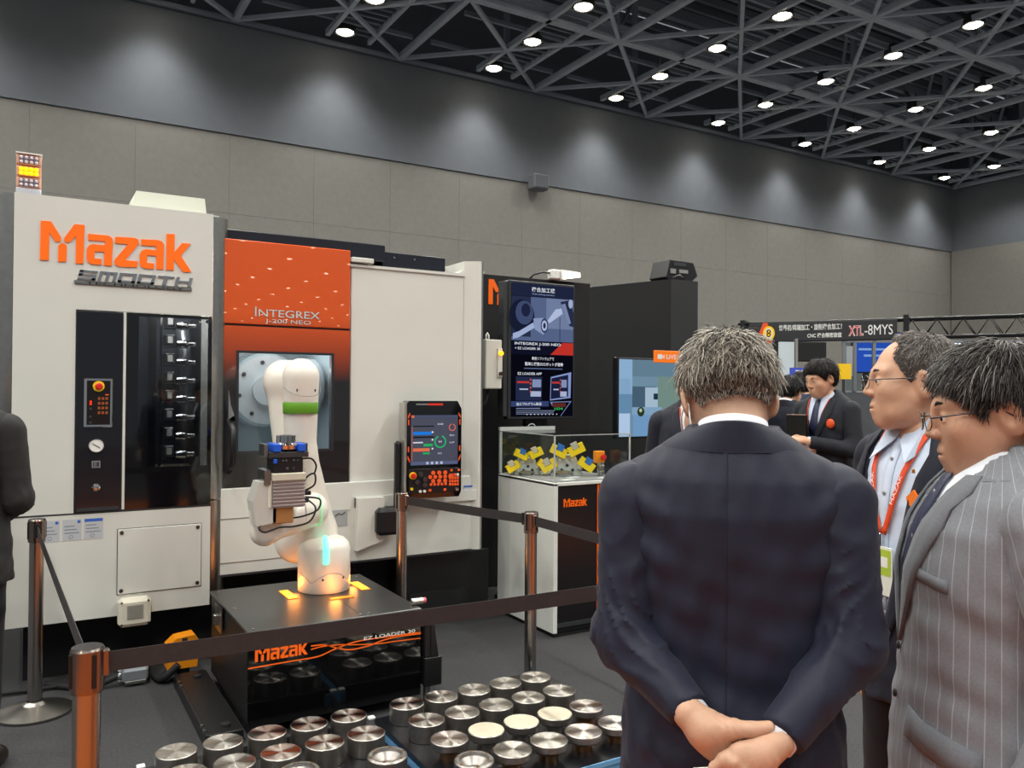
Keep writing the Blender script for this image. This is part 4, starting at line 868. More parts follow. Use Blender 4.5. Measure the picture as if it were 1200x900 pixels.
tp_([(.57,.27),(.60,.29),(.82,.21),(.80,.17),(.70,.18)],'#b9c6e6',.9,.0048); tp_([(.78,.12),(.95,.10),(1.0,.2),(1.0,.31),(.93,.30)],'#2b3350',.8,.0049); tp_([(.80,.14),(.86,.13),(.96,.28),(.92,.29)],'#7f8db4',.9,.005); disc(.95,.13,.035,.035,'#aab8da',.9,.0051); tb(.77,.78,.24,.43,'#2c3552',.8,.0046)
tb(0,1,.432,.535,'#12142a',.8); tp_([(.62,.53),(.82,.435),(1.0,.435),(1.0,.53)],'#c8352c',.9,.0044)
tx('INTEGREX J-200 NEO',.05,.468,.74,.026,bold=.012); tx('+ EZ LOADER 30',.05,.497,.40,.018,bold=.008)
tx('専用ソフトウェアで',.5,.575,.36,.026,al='C',bold=.01); tx('簡単に複数のロボットが連動',.52,.618,.62,.028,al='C',bold=.01); tb(.2,.82,.634,.642,'#5f6c92',.8,.0048)
tx('EZ LOADER APP',.10,.688,.38,.020,bold=.008)
tp_([(.07,.70),(.49,.70),(.48,.88),(.07,.88)],'#27304e',.8,.0044); tp_([(.63,.70),(.97,.66),(.96,.86),(.62,.88)],'#8c9cd2',.9,.0043); tp_([(.64,.71),(.92,.68),(.92,.85),(.63,.87)],'#1c2444',.8,.0045)
for (a,b_) in ((.09,.48),(.65,.90)):
    w=b_-a; tb(a,a+w*.5,.735,.75,'#c83a34',.9,.0047); tb(a+w*.62,a+w*.98,.72,.78,'#8fa0c8',.8,.0047); tb(a+w*.55,a+w*.98,.81,.85,'#b9c6e6',.8,.0047); tb(a+w*.1,a+w*.45,.79,.80,'#c9d4ee',.8,.0047)
    for k in range(4): tb(a+w*.52,a+w*.58,.715+.03*k,.73+.03*k,'#d0564e',.9,.0048)
tb(0,.60,.885,.925,'#3a4878',.8,.0046); tx('加工プログラム転送',.08,.917,.40,.022,bold=.01); tb(.08,.46,.936,.944,'#7f8cb2',.8,.0048)
tp_([(.62,.89),(.98,.885),(.80,1.0),(.74,1.0)],'#7d8cc0',.8,.0043); tp_([(.66,.895),(.95,.892),(.79,1.0),(.64,1.0)],'#0b0c18',.7,.0046)
tb(.66,.88,.90,.93,'#6a2f2a',.8,.0047); tx('1034',.69,.952,.14,.018,c='#35d060',bold=.01)
for k in range(3): tb(.08,.70-.02*k,.955+.012*k,.9595+.012*k,'#8f9cc0',.7,.0048)
for k in range(9): disc(.25+.06*k,.985+.0,.008,.0045,'#e8ecf6',.9,.005,10)
# flood lamp standing on the panel top and projector-like box lamp on the black wall
t=thing('display_backdrop','black booth back panel with orange logo behind the display','panel',(3.3,5.45,0))
B(2.72,4.0,5.42,5.50,0,2.40,.004).build('board',M('black_matte'),t); mazak(MB(),3.03,2.165,.70,5.42,.004).build('logo',M('orange_print'),t); B(2.78,2.98,5.40,5.5,2.40,2.415).build('top_clip',M('paper'),t)
t=thing('flood_lamp','lit white flood lamp on arm above the portrait display','lamp',(3.6,5.44,2.40))
MB().tube([(3.42,5.44,2.40),(3.44,5.42,2.43),(3.52,5.40,2.455),(3.60,5.40,2.45)],.008,8).build('arm',M('dark_grey'),t)
B(3.58,3.66,5.36,5.44,2.40,2.48,.01).build('lamp_body',M('paper'),t); MB().prism([(3.66,2.40),(3.84,2.43),(3.84,2.47),(3.66,2.48)],(0,5.34,0),X_,Z_,Y_,.10).build('lamp_head',M('paper'),t); MB().add([(3.67,5.335,2.402),(3.83,5.335,2.43),(3.83,5.335,2.462),(3.67,5.335,2.462)],[(0,1,2,3)]).build('lamp_face',emis('flood','#fff6e2',9.),t)
t=thing('partition_wall','matte black angled booth wall behind the live monitor','partition',(4.7,5.9,0))
MB().prism([(4.68,5.2),(4.98,5.2),(5.2,6.7),(4.22,6.7)],(0,0,0),X_,Y_,Z_,2.465).build('wall_body',mat('partition_black','#0f1012',.75,noise=.06,nscale=5),t); B(4.68,4.98,5.19,5.2,0,2.465).build('end_cap',mat('partition_grey','#232426',.6),t)
t=thing('box_lamp','black box-shaped booth lamp on top of the black wall','lamp',(4.88,5.4,2.465))
bx_=MB().prism([(4.70,2.50),(4.74,2.465),(4.98,2.465),(5.06,2.53),(5.01,2.64),(4.74,2.645)],(0,5.28,0),X_,Z_,Y_,.22).build('lamp_body',M('black_plastic'),t); B(4.78,4.92,5.275,5.28,2.60,2.63).build('lamp_label',M('steel_dark'),t); B(4.74,4.80,5.27,5.28,2.53,2.57).build('lamp_lens',M('aluminium'),t); B(4.84,4.94,5.27,5.28,2.54,2.57).build('lamp_lens',M('aluminium'),t)
MB().tube([(4.76,5.27,2.49),(4.82,5.25,2.52),(4.9,5.27,2.49)],.006,6).build('handle',M('chrome'),t)
t=thing('hanging_sign','white and blue booth sign visible above the black panels','sign',(5.55,7.2,0))
B(5.18,5.50,7.2,7.24,2.50,2.66).build('white_board',M('paper'),t); B(5.50,5.66,7.195,7.24,2.50,2.66).build('blue_board',M('sticker_blue'),t); B(5.3,5.34,7.24,7.28,0,2.5).build('pole',M('dark_grey'),t); B(5.2,5.44,7.197,7.2,2.57,2.60).build('sign_band',M('dark_grey'),t)
# ---------------------------------------------------------------- live monitor
LY=4.62
mo=thing('live_monitor','wide monitor showing pale blue machine interior under orange LIVE tag','monitor',(4.15,LY+.05,0))
B(3.655,4.69,LY,LY+.06,1.165,1.755,.004).build('frame',M('black_plastic'),mo); B(4.12,4.22,LY+.06,LY+.12,.02,1.6).build('stand_post',M('black'),mo); B(3.85,4.5,LY-.1,LY+.35,0,.02).build('stand_foot',M('black'),mo)
ms=B(3.668,4.677,LY-.002,LY,1.18,1.742).build('screen',emis('mon_bg','#7fa2b8',.75),mo)
def mb_(u0,u1,v0,v1,c,s=.8,y=.003): return B(3.668+u0*1.009,3.668+u1*1.009,LY-y,LY-.002,1.742-v1*.562,1.742-v0*.562).build('picture_block',emis('m'+c,c,s),ms)
mb_(0,.12,0,.45,'#9cc2e6'); mb_(0,.11,.25,.85,'#6f9ac0'); mb_(0,.10,.70,1,'#b9d2f0',.9,.0035); mb_(.12,.6,0,.22,'#6e8ea2'); mb_(.12,.34,.35,.62,'#4f6a80'); mb_(.24,.36,.36,.62,'#b5cfe4',.8,.0035); mb_(.32,.36,.44,.52,'#26384a',.8,.004); mb_(.12,.40,.62,.72,'#8fb4d4',.8,.0035); mb_(.13,.36,.72,1,'#7da9d6'); mb_(.36,1,.2,1,'#86a59c',.7); mb_(.6,1,0,.2,'#577286')
knob_y(MB(),(3.87,LY-.003,1.36),[(.035,0),(.030,.004),(0,.004)],14).build('picture_block',emis('m#30402c','#30402c',.8),ms); knob_y(MB(),(3.865,LY-.0075,1.37),[(.014,0),(0,.002)],10).build('picture_block',emis('m#c8d8b0','#c8d8b0',.8),ms)
t=thing('live_tag','orange LIVE tag with camera icon fixed above the monitor','sign',(4.08,LY-.015,1.755))
B(3.985,4.42,LY-.018,LY-.004,1.725,1.815,.003).build('tag_board',mat('live_orange','#e8730c',.45,emit='#ff7a10',estr=.25),t)
MB().text('LIVE',(4.10,LY-.0185,1.752),X_,Z_,w=.10,h=.034,bold=.015).build('tag_text',M('white_print'),t); B(4.015,4.06,LY-.0195,LY-.018,1.752,1.786).build('camera_icon',M('white_print'),t); MB().prism([(4.062,1.769),(4.08,1.785),(4.08,1.752)],(0,LY-.018,0),X_,Z_,NY,.0015).build('camera_icon',M('white_print'),t); B(4.225,4.30,LY-.0195,LY-.018,1.748,1.79).build('tag_mark',M('white_print'),t)
# ---------------------------------------------------------------- neighbouring booths at the right
YAW=-math.radians(30.93)
t=local('booth_gantry','black lattice gantry carrying the dark XTL-8MYS booth sign','gantry',(9.985,9.164,0),math.radians(-58.9)); t.scale=(.80,1,1)
G=2.32
sg=B(-.06,2.62,-.06,.0,G+.0,G+.29,.004).build('sign_board',mat('sign_black','#26272a',.5),t)
o_=lambda x,z:(x,-.0615,G+z)
MB().text('世界初/両端加工・旋削複合加工！',o_(.52,.165),X_,Z_,w=1.15,h=.095,bold=.012).build('sign_text',M('white_print'),sg)
MB().text('CNC 複合精密旋盤',o_(1.05,.045),X_,Z_,w=.62,h=.075,bold=.012).build('sign_text',M('white_print'),sg)
MB().text('XTL',o_(1.79,.06),X_,Z_,w=.26,h=.155,bold=.04).build('sign_text',M('white_print'),sg); MB().text('XTL',(1.797,-.063,G+.066),X_,Z_,w=.245,h=.143,bold=.0).build('sign_text',mat('sign_red','#c81822',.5),sg)
MB().text('-8MYS',o_(2.07,.07),X_,Z_,w=.48,h=.15,bold=.0).build('sign_text',M('white_print'),sg)
MB().prism([(.06,-.02),(.22,.30),(.30,.30),(.40,-.02),(.28,-.02),(.25,.08),(.17,.08),(.14,-.02)],(0,-.061,G),X_,Z_,NY,.01).build('sign_mark',mat('sign_orange','#e2521c',.5),sg)
knob_y(MB(),(.33,-.072,G+.13),[(.115,0),(.115,.01),(0,.01)],24).build('sign_mark',mat('sign_yellow','#f5c518',.5),sg); knob_y(MB(),(.33,-.083,G+.13),[(.08,0),(.08,.003),(.062,.003)],24).build('sign_mark',M('white_print'),sg); MB().text('8',(.33,-.084,G+.07),X_,Z_,h=.125,align='C',bold=.0).build('sign_mark',M('black'),sg)
for zz in (.03,.30):
    for yy in (.03,.30): MB().tube([(-.3,yy,G+zz),(5.6,yy,G+zz)],.022,6).build('gantry_tube',M('black_plastic'),t)
for k in range(14):
    x=-.3+k*.42
    for yy in (.03,.30): MB().tube([(x,yy,G+.03),(x+.21,yy,G+.30),(x+.42,yy,G+.03)],.010,5).build('gantry_lacing',M('black_plastic'),t)
for x in (-.25,2.72,5.3): B(x,x+.09,.0,.33,G-.05,G+.36).build('gantry_joint',M('black_plastic'),t)
for x in (2.75,4.15,-.22): B(x,x+.08,.12,.20,0,G+.05).build('gantry_post',M('black_plastic'),t)
def far(name,label,cat,d): return local(name,label,cat,(.514*d,.8577*d,0),YAW)
t=far('machine_enclosure','grey machine enclosure with tall glazed doors beyond the gantry','machine',13.5)
B(5.5,9.6,0,1.6,0,1.55,.02).build('body',mat('encl_grey','#55585c',.5),t); 
for x in (5.5,5.68,6.0,6.4,6.9,7.5): B(x,x+.05,-.02,.03,1.55,2.42).build('door_post',mat('encl_alu','#8d9196',.4,.5),t)
glassmat('far_glass',(.75,.82,.86),1.0)
for x,w in ((5.55,.13),(5.73,.27),(6.05,.35),(6.45,.45)): B(x,x+w,0,.012,1.56,2.36).build('door_pane',M('far_glass'),t)
B(5.5,9.6,-.02,.03,2.36,2.42).build('top_rail',mat('encl_alu',''),t); B(5.56,5.67,-.01,.0,1.8,2.3).build('louvre_panel',mat('encl_light','#9da2a6',.5),t)
t=far('blue_screen','bright blue LED screen behind the glazed enclosure','screen',15.5)
B(6.5,7.6,0,.08,1.9,2.7,.01).build('frame',M('black_plastic'),t); sc_=B(6.53,7.57,-.01,0,1.93,2.67).build('screen_face',emis('blue_scr','#2d62d8',.9),t); [B(6.62+.1*i,7.3-.12*i,-.012,-.01,2.34-.12*i,2.38-.12*i).build('screen_band',emis('blue_band','#b9d0ff',.9),sc_) for i in range(2)]; B(7.0,7.1,.02,.08,0,1.9).build('stand',M('black'),t)
t=far('blue_lightbox','slim blue lightbox high behind the enclosure','screen',17.5); B(7.4,8.0,0,.08,2.35,2.75).build('frame',M('black_plastic'),t); B(7.42,7.98,-.01,0,2.37,2.73).build('face',emis('blue_scr2','#3f78ee',1.0),t); B(7.6,7.7,.02,.08,0,2.35).build('stand',M('black'),t)
t=far('black_booth_box','black hanging booth screen left of the glazed enclosure','panel',15.6); B(5.1,6.05,0,.3,2.13,2.5,.01).build('board',M('black_matte'),t); B(5.14,5.22,.1,.2,0,2.14).build('pole',M('dark_grey'),t); B(4.95,6.1,.3,.35,0,2.0).build('curtain',M('black_matte'),t)
t=far('white_sign_stand','white framed sign stand behind the grey-haired head','sign',12.5); B(4.12,4.35,0,.05,1.0,2.3).build('white_board',mat('stand_white','#c6d0d6',.5),t); B(4.36,4.40,-.02,.04,0,2.35).build('pole',M('aluminium'),t); B(4.15,4.2,.05,.1,0,1.0).build('leg',M('dark_grey'),t)
t=far('blue_label_sign','small white and blue machine label above the booth visitors','sign',11.5); B(3.95,4.35,0,.04,1.74,1.87).build('label_board',mat('label_blue','#3a52c0',.5),t); B(3.95,4.35,-.002,0,1.68,1.74).build('label_board',M('paper'),t); [B(4.02+.03*i,4.28-.02*i,-.003,0,1.82-.035*i,1.835-.035*i).build('label_band',M('white_print'),t) for i in range(2)]; B(4.1,4.14,0,.04,0,1.68).build('pole',M('dark_grey'),t)
t=far('yellow_sign','small yellow sign above the man holding a black folder','sign',12.0); B(4.83,5.02,0,.03,1.72,1.95).build('board',mat('sign_yellow',''),t); B(4.9,4.93,.0,.03,0,1.72).build('pole',M('dark_grey'),t)
t=far('dark_machine','dark machine block standing behind the booth visitors','machine',14.1); B(4.0,5.45,0,1.2,0,1.55,.03).build('body',mat('dk_machine','#1d1f22',.5),t); B(4.1,4.6,-.01,0,.9,1.4).build('window',mat('dk_win','#2f4a4a',.2),t); B(4.75,5.4,-.02,0,.5,1.35,.01).build('door',M('dark_grey'),t)
for i,(x,z,w) in enumerate(((8.7,2.50,.7),(9.5,2.56,.5),(10.3,2.48,.9),(8.6,2.72,.5))):
    t=far('booth_light',['oblong white booth light over the right hand stands','short white booth light beside the far gantry','long white booth light at the right frame edge','small white booth light near the enclosure top'][i],'lamp',16+i*.6)
    B(x,x+w,0,.2,z,z+.06,.01).build('housing',M('aluminium'),t); B(x+.01,x+w-.01,-.005,.0,z+.005,z+.055).build('tube',emis('booth_tube','#f4fbff',4.),t); B(x+w/2,x+w/2+.03,.08,.11,0,z).build('pole',M('dark_grey'),t)
t=far('exit_lamp','small green exit lamp far behind the visitors','lamp',17.5); B(8.05,8.25,0,.06,2.15,2.32).build('housing',M('dark_grey'),t); B(8.08,8.22,-.01,0,2.18,2.29).build('face',emis('green_exit','#28e070',1.6),t); B(8.12,8.18,.02,.05,0,2.15).build('pole',M('dark_grey'),t)
t=far('grey_partition','grey booth partition behind the pinstripe suit visitor','partition',14.8); B(8.0,12.5,0,.1,0,2.15).build('panel',mat('part_grey','#3c3e41',.7),t); B(8.0,12.5,-.03,.13,2.15,2.22).build('top_rail',M('dark_grey'),t)
# ---------------------------------------------------------------- people
def skin_mat(name,col):
    m=mat(name,col,.48,noise=.10,nscale=26,bump=.06,bscale=260,sss=.12,spec=.4); return m
skin_mat('skin_a','#c39a80'); skin_mat('skin_b','#cfa184'); skin_mat('skin_c','#c2957a')
def cloth(name,col,noise=.10,rough=.72,bump=.12,stripe=None,sheen=.25):
    m=mat(name,col,rough,noise=noise,nscale=220,bump=bump,bscale=900,sheen=sheen,spec=.3)
    if stripe:
        nt=m.node_tree; b=nt.nodes['Principled BSDF']; at=nt.nodes.new('ShaderNodeAttribute'); at.attribute_name='stripe'
        fr=nt.nodes.new('ShaderNodeMath'); fr.operation='FRACT'; lt=nt.nodes.new('ShaderNodeMath'); lt.operation='LESS_THAN'; lt.inputs[1].default_value=.075
        mu=nt.nodes.new('ShaderNodeMath'); mu.operation='MULTIPLY'; mu.inputs[1].default_value=.8; mx=nt.nodes.new('ShaderNodeMix'); mx.data_type='RGBA'; mx.inputs['B'].default_value=(*lin(stripe),1)
        src=b.inputs['Base Color'].links[0].from_socket; nt.links.new(at.outputs['Fac'],fr.inputs[0]); nt.links.new(fr.outputs[0],lt.inputs[0]); nt.links.new(lt.outputs[0],mu.inputs[0]); nt.links.new(mu.outputs[0],mx.inputs['Factor']); nt.links.new(src,mx.inputs['A']); nt.links.new(mx.outputs['Result'],b.inputs['Base Color'])
    return m
cloth('suit_navy','#1b1f31',rough=.58,sheen=.05); cloth('suit_navy2','#181c29',sheen=.04); cloth('suit_dark','#1b1e26',sheen=.04); cloth('suit_charcoal','#242424',sheen=.04); cloth('suit_grey','#777a80',sheen=.1,stripe='#9fa2a8'); cloth('suit_grey_plain','#6c6f75',sheen=.1); cloth('trouser_dark','#15161b',sheen=.04); cloth('trouser_grey','#606166')
cloth('shirt_white','#dfe3ea',.03,.7,.05); cloth('shirt_blue','#c6d3e6',.03,.7,.05); cloth('polo_navy','#1d2a48')
mat('shoe','#17130f',.3); mat('lens_clear','#e8eef0',.05,trans=.9); mat('lanyard_orange','#d9481e',.6); mat('tie_navy','#1a2140',.5,noise=.4,nscale=300)
mat('eye_white','#d8d2c8',.2); mat('iris','#1c120c',.1); mat('lip','#9a5a4c',.5)
def hairmat(name,ramp,rough=.45):
    m=bpy.data.materials.new(name); m.use_nodes=True; nt=m.node_tree; b=nt.nodes['Principled BSDF']; b.inputs['Roughness'].default_value=rough; b.inputs['Specular IOR Level'].default_value=.4
    at=nt.nodes.new('ShaderNodeAttribute'); at.attribute_name='tone'; cr=nt.nodes.new('ShaderNodeValToRGB'); e=cr.color_ramp.elements
    e[0].position=ramp[0][0]; e[0].color=(*lin(ramp[0][1]),1); e[1].position=ramp[-1][0]; e[1].color=(*lin(ramp[-1][1]),1)
    for p,c in ramp[1:-1]: q=e.new(p); q.color=(*lin(c),1)
    nt.links.new(at.outputs['Fac'],cr.inputs[0]); nt.links.new(cr.outputs[0],b.inputs['Base Color']); MATS[name]=m; return m
hairmat('hair_salt',[(0,'#2a2622'),(.30,'#5d574f'),(.6,'#969084'),(1,'#cfc8ba')]); hairmat('hair_grey',[(0,'#15130f'),(.5,'#2e2a28'),(.8,'#5c5854'),(1,'#a8a49f')]); hairmat('hair_black',[(0,'#0b0908'),(.8,'#1d1816'),(1,'#3a322c')]); hairmat('hair_thin',[(0,'#3a3330'),(.5,'#6b645f'),(1,'#a39d98')])

def wob(p,f,s):   # cheap smooth noise in -1..1
    a=np.sin(p@np.array([1.3,2.1,.7])*f+s)+np.sin(p@np.array([-1.9,.8,1.5])*f*1.3+2*s)+np.sin(p@np.array([.6,-1.2,2.2])*f*1.7+3*s); return a/3
def absx(p): q=p.copy(); q[:,0]=np.abs(q[:,0]); return q
def head_sdf(p,full=True):
    q=absx(p)
    d=sd_ell(p,(0,-.015,.028),(.075,.098,.089)); d=smin(d,sd_ell(p,(0,.024,-.028),(.060,.063,.080)),.03)
    d=smin(d,sd_ell(p,(0,.055,-.094),(.024,.028,.020)),.03); d=smin(d,sd_cone(q,(.052,-.004,-.040),(.020,.060,-.097),.016,.014),.03)
    d=smin(d,sd_ell(p,(0,.066,-.064),(.028,.026,.024)),.025)
    d=smin(d,sd_cone(q,(.010,.080,.025),(.044,.066,.027),.011,.010),.02); d=smin(d,sd_ell(q,(.042,.056,-.020),(.022,.022,.020)),.03)
    d=smin(d,sd_ell(q,(.032,.038,-.050),(.025,.033,.034)),.03); d=smin(d,sd_cone(p,(0,-.030,-.04),(0,-.038,-.11),.050,.054),.025)
    if full:
        d=smax(d,-sd_ell(q,(.031,.100,.004),(.018,.016,.012)),.014)
        lid=sd_ell(q,(.031,.0755,.003),(.0165,.0135,.0125)); lid=np.maximum(lid,-np.maximum(np.abs(q[:,2]-.002+.06*(q[:,0]-.031)**2/.03)-.0034,.079-q[:,1])); d=smin(d,lid,.004)
        d=smin(d,sd_cone(p,(0,.087,.016),(0,.1045,-.024),.0060,.0085),.016); d=smin(d,sd_sphere(q,(.0100,.0965,-.0285),.0068),.008); d=smax(d,-sd_sphere(q,(.006,.1045,-.036),.0032),.003)
        d=smin(d,sd_ell(p,(0,.0865,-.058),(.021,.0075,.0055)),.008); d=smin(d,sd_ell(p,(0,.0855,-.0705),(.018,.0080,.0065)),.008); d=smax(d,-sd_ell(p,(0,.096,-.0643),(.022,.010,.0012)),.003)
        e=sd_ell(q,(.079,-.014,-.006),(.009,.022,.036),rotm('X',-12)@rotm('Z',24)); e=smax(e,-sd_ell(q,(.086,-.009,-.001),(.006,.011,.020),rotm('X',-12)),.005); d=smin(d,e,.007)
    return d
HL={'full':([-.12,-.07,-.045,-.034,.008,.02,.03,.05,.07,.10],[-.034,-.032,-.030,.040,.040,.006,.015,.04,.065,.07]),
    'low':([-.12,-.07,-.045,-.034,.008,.02,.03,.05,.07,.10],[-.080,-.078,-.06,.0,.012,-.012,.0,.025,.048,.052]),
    'bald':([-.12,-.07,-.035,-.012,.012,.03,.05,.07,.10],[-.075,-.07,-.05,.022,-.01,.02,.2,.2,.2])}
def hair(parent,T,style,m,n,length,thick,lift,curl,wid=.0009,seed=1,part=0.,gravity=.5,trim=.006):
    """cap shell plus combed strands; T maps head space to person space"""
    rg=np.random.default_rng(seed); hy,hz=HL[style]
    def edge(p):
        z=np.interp(p[:,1],hy,hz)
        if style=='bald': 
            side=np.clip((np.abs(p[:,0])-.035)/.02,0,1); front=np.clip((p[:,1]+.025)/.03,0,1); z=np.where(p[:,1]>-.03,np.where(side>.6,np.interp(p[:,1],hy,[-.075,-.07,-.05,.022,-.01,.015,.05,.2,.2]),z+0*front),z)
        return (p[:,2]-z)
    base=lambda p: head_sdf(p,False)
    def cap(p):
        w=np.clip(edge(p)/.05,.15,1); d=base(p)-thick*w+.0022*wob(p,120,seed)*min(1,thick/.012); return np.maximum(d,-edge(p)+.003*wob(p,260,seed+3)) 
    v,f=surfnet(cap,(-.115,-.145,-.10),(.115,.12,.155),.005)
    v=relax(v,f,1); tone0=np.full(len(v),.18)+.12*rg.random(len(v))
    # strands
    g=np.array([base(v+np.eye(3)[i]*1e-3)-base(v-np.eye(3)[i]*1e-3) for i in range(3)]).T; g/=np.linalg.norm(g,axis=1)[:,None]+1e-9
    ok=np.where((base(v)>thick*.1)&(edge(v)>.002))[0]; r=rg.choice(ok,n); P=v[r]+rg.normal(0,.0025,(n,3)); N=g[r]
    crown=np.array([.012,-.055,.105]); c=P-crown; c[:,2]-=gravity*.06
    if part: c=c+np.array([0,part,0])*np.clip((P[:,1:2]+.03)/.08,0,1)*np.clip(P[:,2:3]/.08,0,1)
    c-=N*(c*N).sum(1)[:,None]; c/=np.linalg.norm(c,axis=1)[:,None]+1e-9
    c+=rg.normal(0,.16,(n,3)); clump=wob(P,55,seed+5)[:,None]; t2=np.cross(N,c); c=c+t2*clump*curl
    L=length*np.clip(edge(P)/.07,.22,1)*rg.uniform(.6,1.2,n); K=5; pts=[P]; w=rg.normal(0,1,(n,3)); d=c
    for k in range(K):
        d=d+N*lift*(1 if k<2 else -.9)+t2*curl*.5*np.sin(k*1.3+6.28*rg.random(n))[:,None]; d[:,2]-=gravity*.10*k; d=d/np.linalg.norm(d,axis=1)[:,None]
        q=pts[-1]+d*(L/K)[:,None]; s=base(q); q=q+N*np.clip(thick*.55-s,0,.02)[:,None]; out=(edge(q)<-trim)[:,None]; q=np.where(out,pts[-1]+1e-5*d,q); pts.append(q)
    V=[];F=[]; pts=np.stack(pts,1)  # n,K+1,3
    dirs=np.gradient(pts,axis=1); dirs/=np.linalg.norm(dirs,axis=2,keepdims=True)+1e-9
    u=np.cross(dirs,N[:,None,:]); u/=np.linalg.norm(u,axis=2,keepdims=True)+1e-9; x=np.cross(dirs,u)
    taper=np.array([1,1,.95,.85,.65,.3])*wid
    ring=[pts+(u*math.cos(a)+x*math.sin(a))*taper[None,:,None] for a in (.5,2.6,4.7)]
    R=np.stack(ring,2) # n,K+1,3(ring),3
    V=R.reshape(-1,3); base_i=(np.arange(n)*(K+1)*3)[:,None,None]+(np.arange(K)*3)[None,:,None]
    j=np.arange(3)[None,None,:]; j2=(j+1)%3; F=np.stack([base_i+j,base_i+j2,base_i+3+j2,base_i+3+j],-1).reshape(-1,4)
    tone=np.repeat(np.clip(rg.beta(1.6,1.6,n)+.15*clump[:,0],0,1),(K+1)*3)
    A=np.array(T)
    tv=lambda X:(X@A[:3,:3].T)+A[:3,3]
    o=fastmesh('hair',[(tv(v),f,0),(tv(V),F,0)],m,parent); at=o.data.attributes.new('tone','FLOAT','POINT'); at.data.foreach_set('value',np.concatenate([tone0,tone]).astype(np.float32)); return o
def loft(p,lv,pw=2.4):
    lv=np.array(lv); z=p[:,2]; a=np.interp(z,lv[:,0],lv[:,1]); b=np.interp(z,lv[:,0],lv[:,2]); yc=np.interp(z,lv[:,0],lv[:,3])
    q=(np.abs(p[:,0]/a)**pw+np.abs((p[:,1]-yc)/b)**pw)**(1/pw); d=(q-1)*np.minimum(a,b)
    return np.maximum(d,np.maximum(lv[0,0]-z,z-lv[-1,0]))
JL=[(.74,.200,.150,0),(.90,.196,.148,-.005),(1.02,.180,.134,0),(1.12,.180,.132,.0),(1.22,.190,.134,-.002),(1.30,.188,.126,-.010),(1.36,.162,.106,-.018),(1.41,.105,.082,-.022),(1.445,.072,.070,-.025)]
def hand_sdf(p,w,dr,nrm,side,curl=.5,s=1.):
    """generic hand: wrist w, pointing dr, palm faces nrm; side=+1 thumb to the right of dr seen from the palm"""
    dr=np.array(dr,float);dr/=np.linalg.norm(dr); nm=np.array(nrm,float); nm-=dr*(nm@dr); nm/=np.linalg.norm(nm); ac=np.cross(dr,nm)*side; w=np.array(w,float); R=np.stack([ac,dr,nm],1)
    P=lambda a,b,c: w+(ac*a+dr*b+nm*c)*s
    d=sd_box(p,P(0,.048,0),(.038*s,.046*s,.013*s),.012*s,R); d=smin(d,sd_cone(p,P(0,-.03,0),P(0,.02,0),.026*s,.027*s),.02)
    for i,(x,L) in enumerate(((.029,.072),(.010,.080),(-.010,.075),(-.029,.058))):
        a=P(x,.088,0); t=curl*.9; q=[a]; 
        for k,l in enumerate((.45,.32,.25)):
            t+=curl*.55; q.append(q[-1]+(dr*math.cos(t)+nm*math.sin(t)+ac*x*.8*(1-curl))*L*l*s)
        d=smin(d,sd_chain(p,q,[.0092*s,.0086*s,.0078*s,.0068*s],.004),.006)
    d=smin(d,sd_chain(p,[P(.026,.02,.006),P(.048,.048,.018),P(.052,.075,.028),P(.046,.10,.036)],[.015*s,.0125*s,.0105*s,.009*s],.006),.012)
    return d
def drape(fn,xz,side,off=.001):
    xz=np.array(xz,float); ys=np.linspace(.45,-.05,170)*side; best=np.full(len(xz),np.nan)
    P=np.stack([np.repeat(xz[:,0],170),np.tile(ys,len(xz)),np.repeat(xz[:,1],170)],1); D=fn(P).reshape(len(xz),170)
    i=np.argmax(D<0,1); i=np.maximum(i,1); a=D[np.arange(len(xz)),i-1]; b=D[np.arange(len(xz)),i]; t=a/(a-b+1e-9); y=ys[i-1]+(ys[i]-ys[i-1])*np.clip(t,0,1)
    return np.stack([xz[:,0],y+side*off,xz[:,1]],1)
def radial(fn,az,off=.003,cy=0.):
    az=np.array(az,float); rr=np.linspace(.05,.34,160); out=[]
    for a,z in az:
        t=math.radians(a); q=np.stack([rr*math.sin(t),cy+rr*math.cos(t),np.full(160,z)],1); ins=np.where(fn(q)<0)[0]; r=rr[ins[-1]]+off if len(ins) else .1; out.append((r*math.sin(t),cy+r*math.cos(t),z))
    return np.array(out)
def patch(mb,fn,a0,a1,zt0,zt1,h,off=.006,n=10):
    g=[[*map(tuple,radial(fn,[(a0+(a1-a0)*i/n,(zt0+(zt1-zt0)*i/n)-h*t) for t in (0,.5,1)],off))] for i in range(n+1)]; g=np.array(g); inn=g*np.array([.985,.985,1]); V=np.concatenate([g.reshape(-1,3),inn.reshape(-1,3)]); q=(n+1)*3; F=[]
    for i in range(n):
        for j in range(2): a,b,c_,d=i*3+j,i*3+j+1,(i+1)*3+j+1,(i+1)*3+j; F+=[(a,b,c_,d)]
        F+=[(i*3+2,q+i*3+2,q+i*3+5,i*3+5),(i*3,i*3+3,q+i*3+3,q+i*3)]
    F+=[(0,q,q+1,1),(1,q+1,q+2,2),(n*3,n*3+1,q+n*3+1,q+n*3),(n*3+1,n*3+2,q+n*3+2,q+n*3+1)]
    return mb.add(V.tolist(),F,0,True)
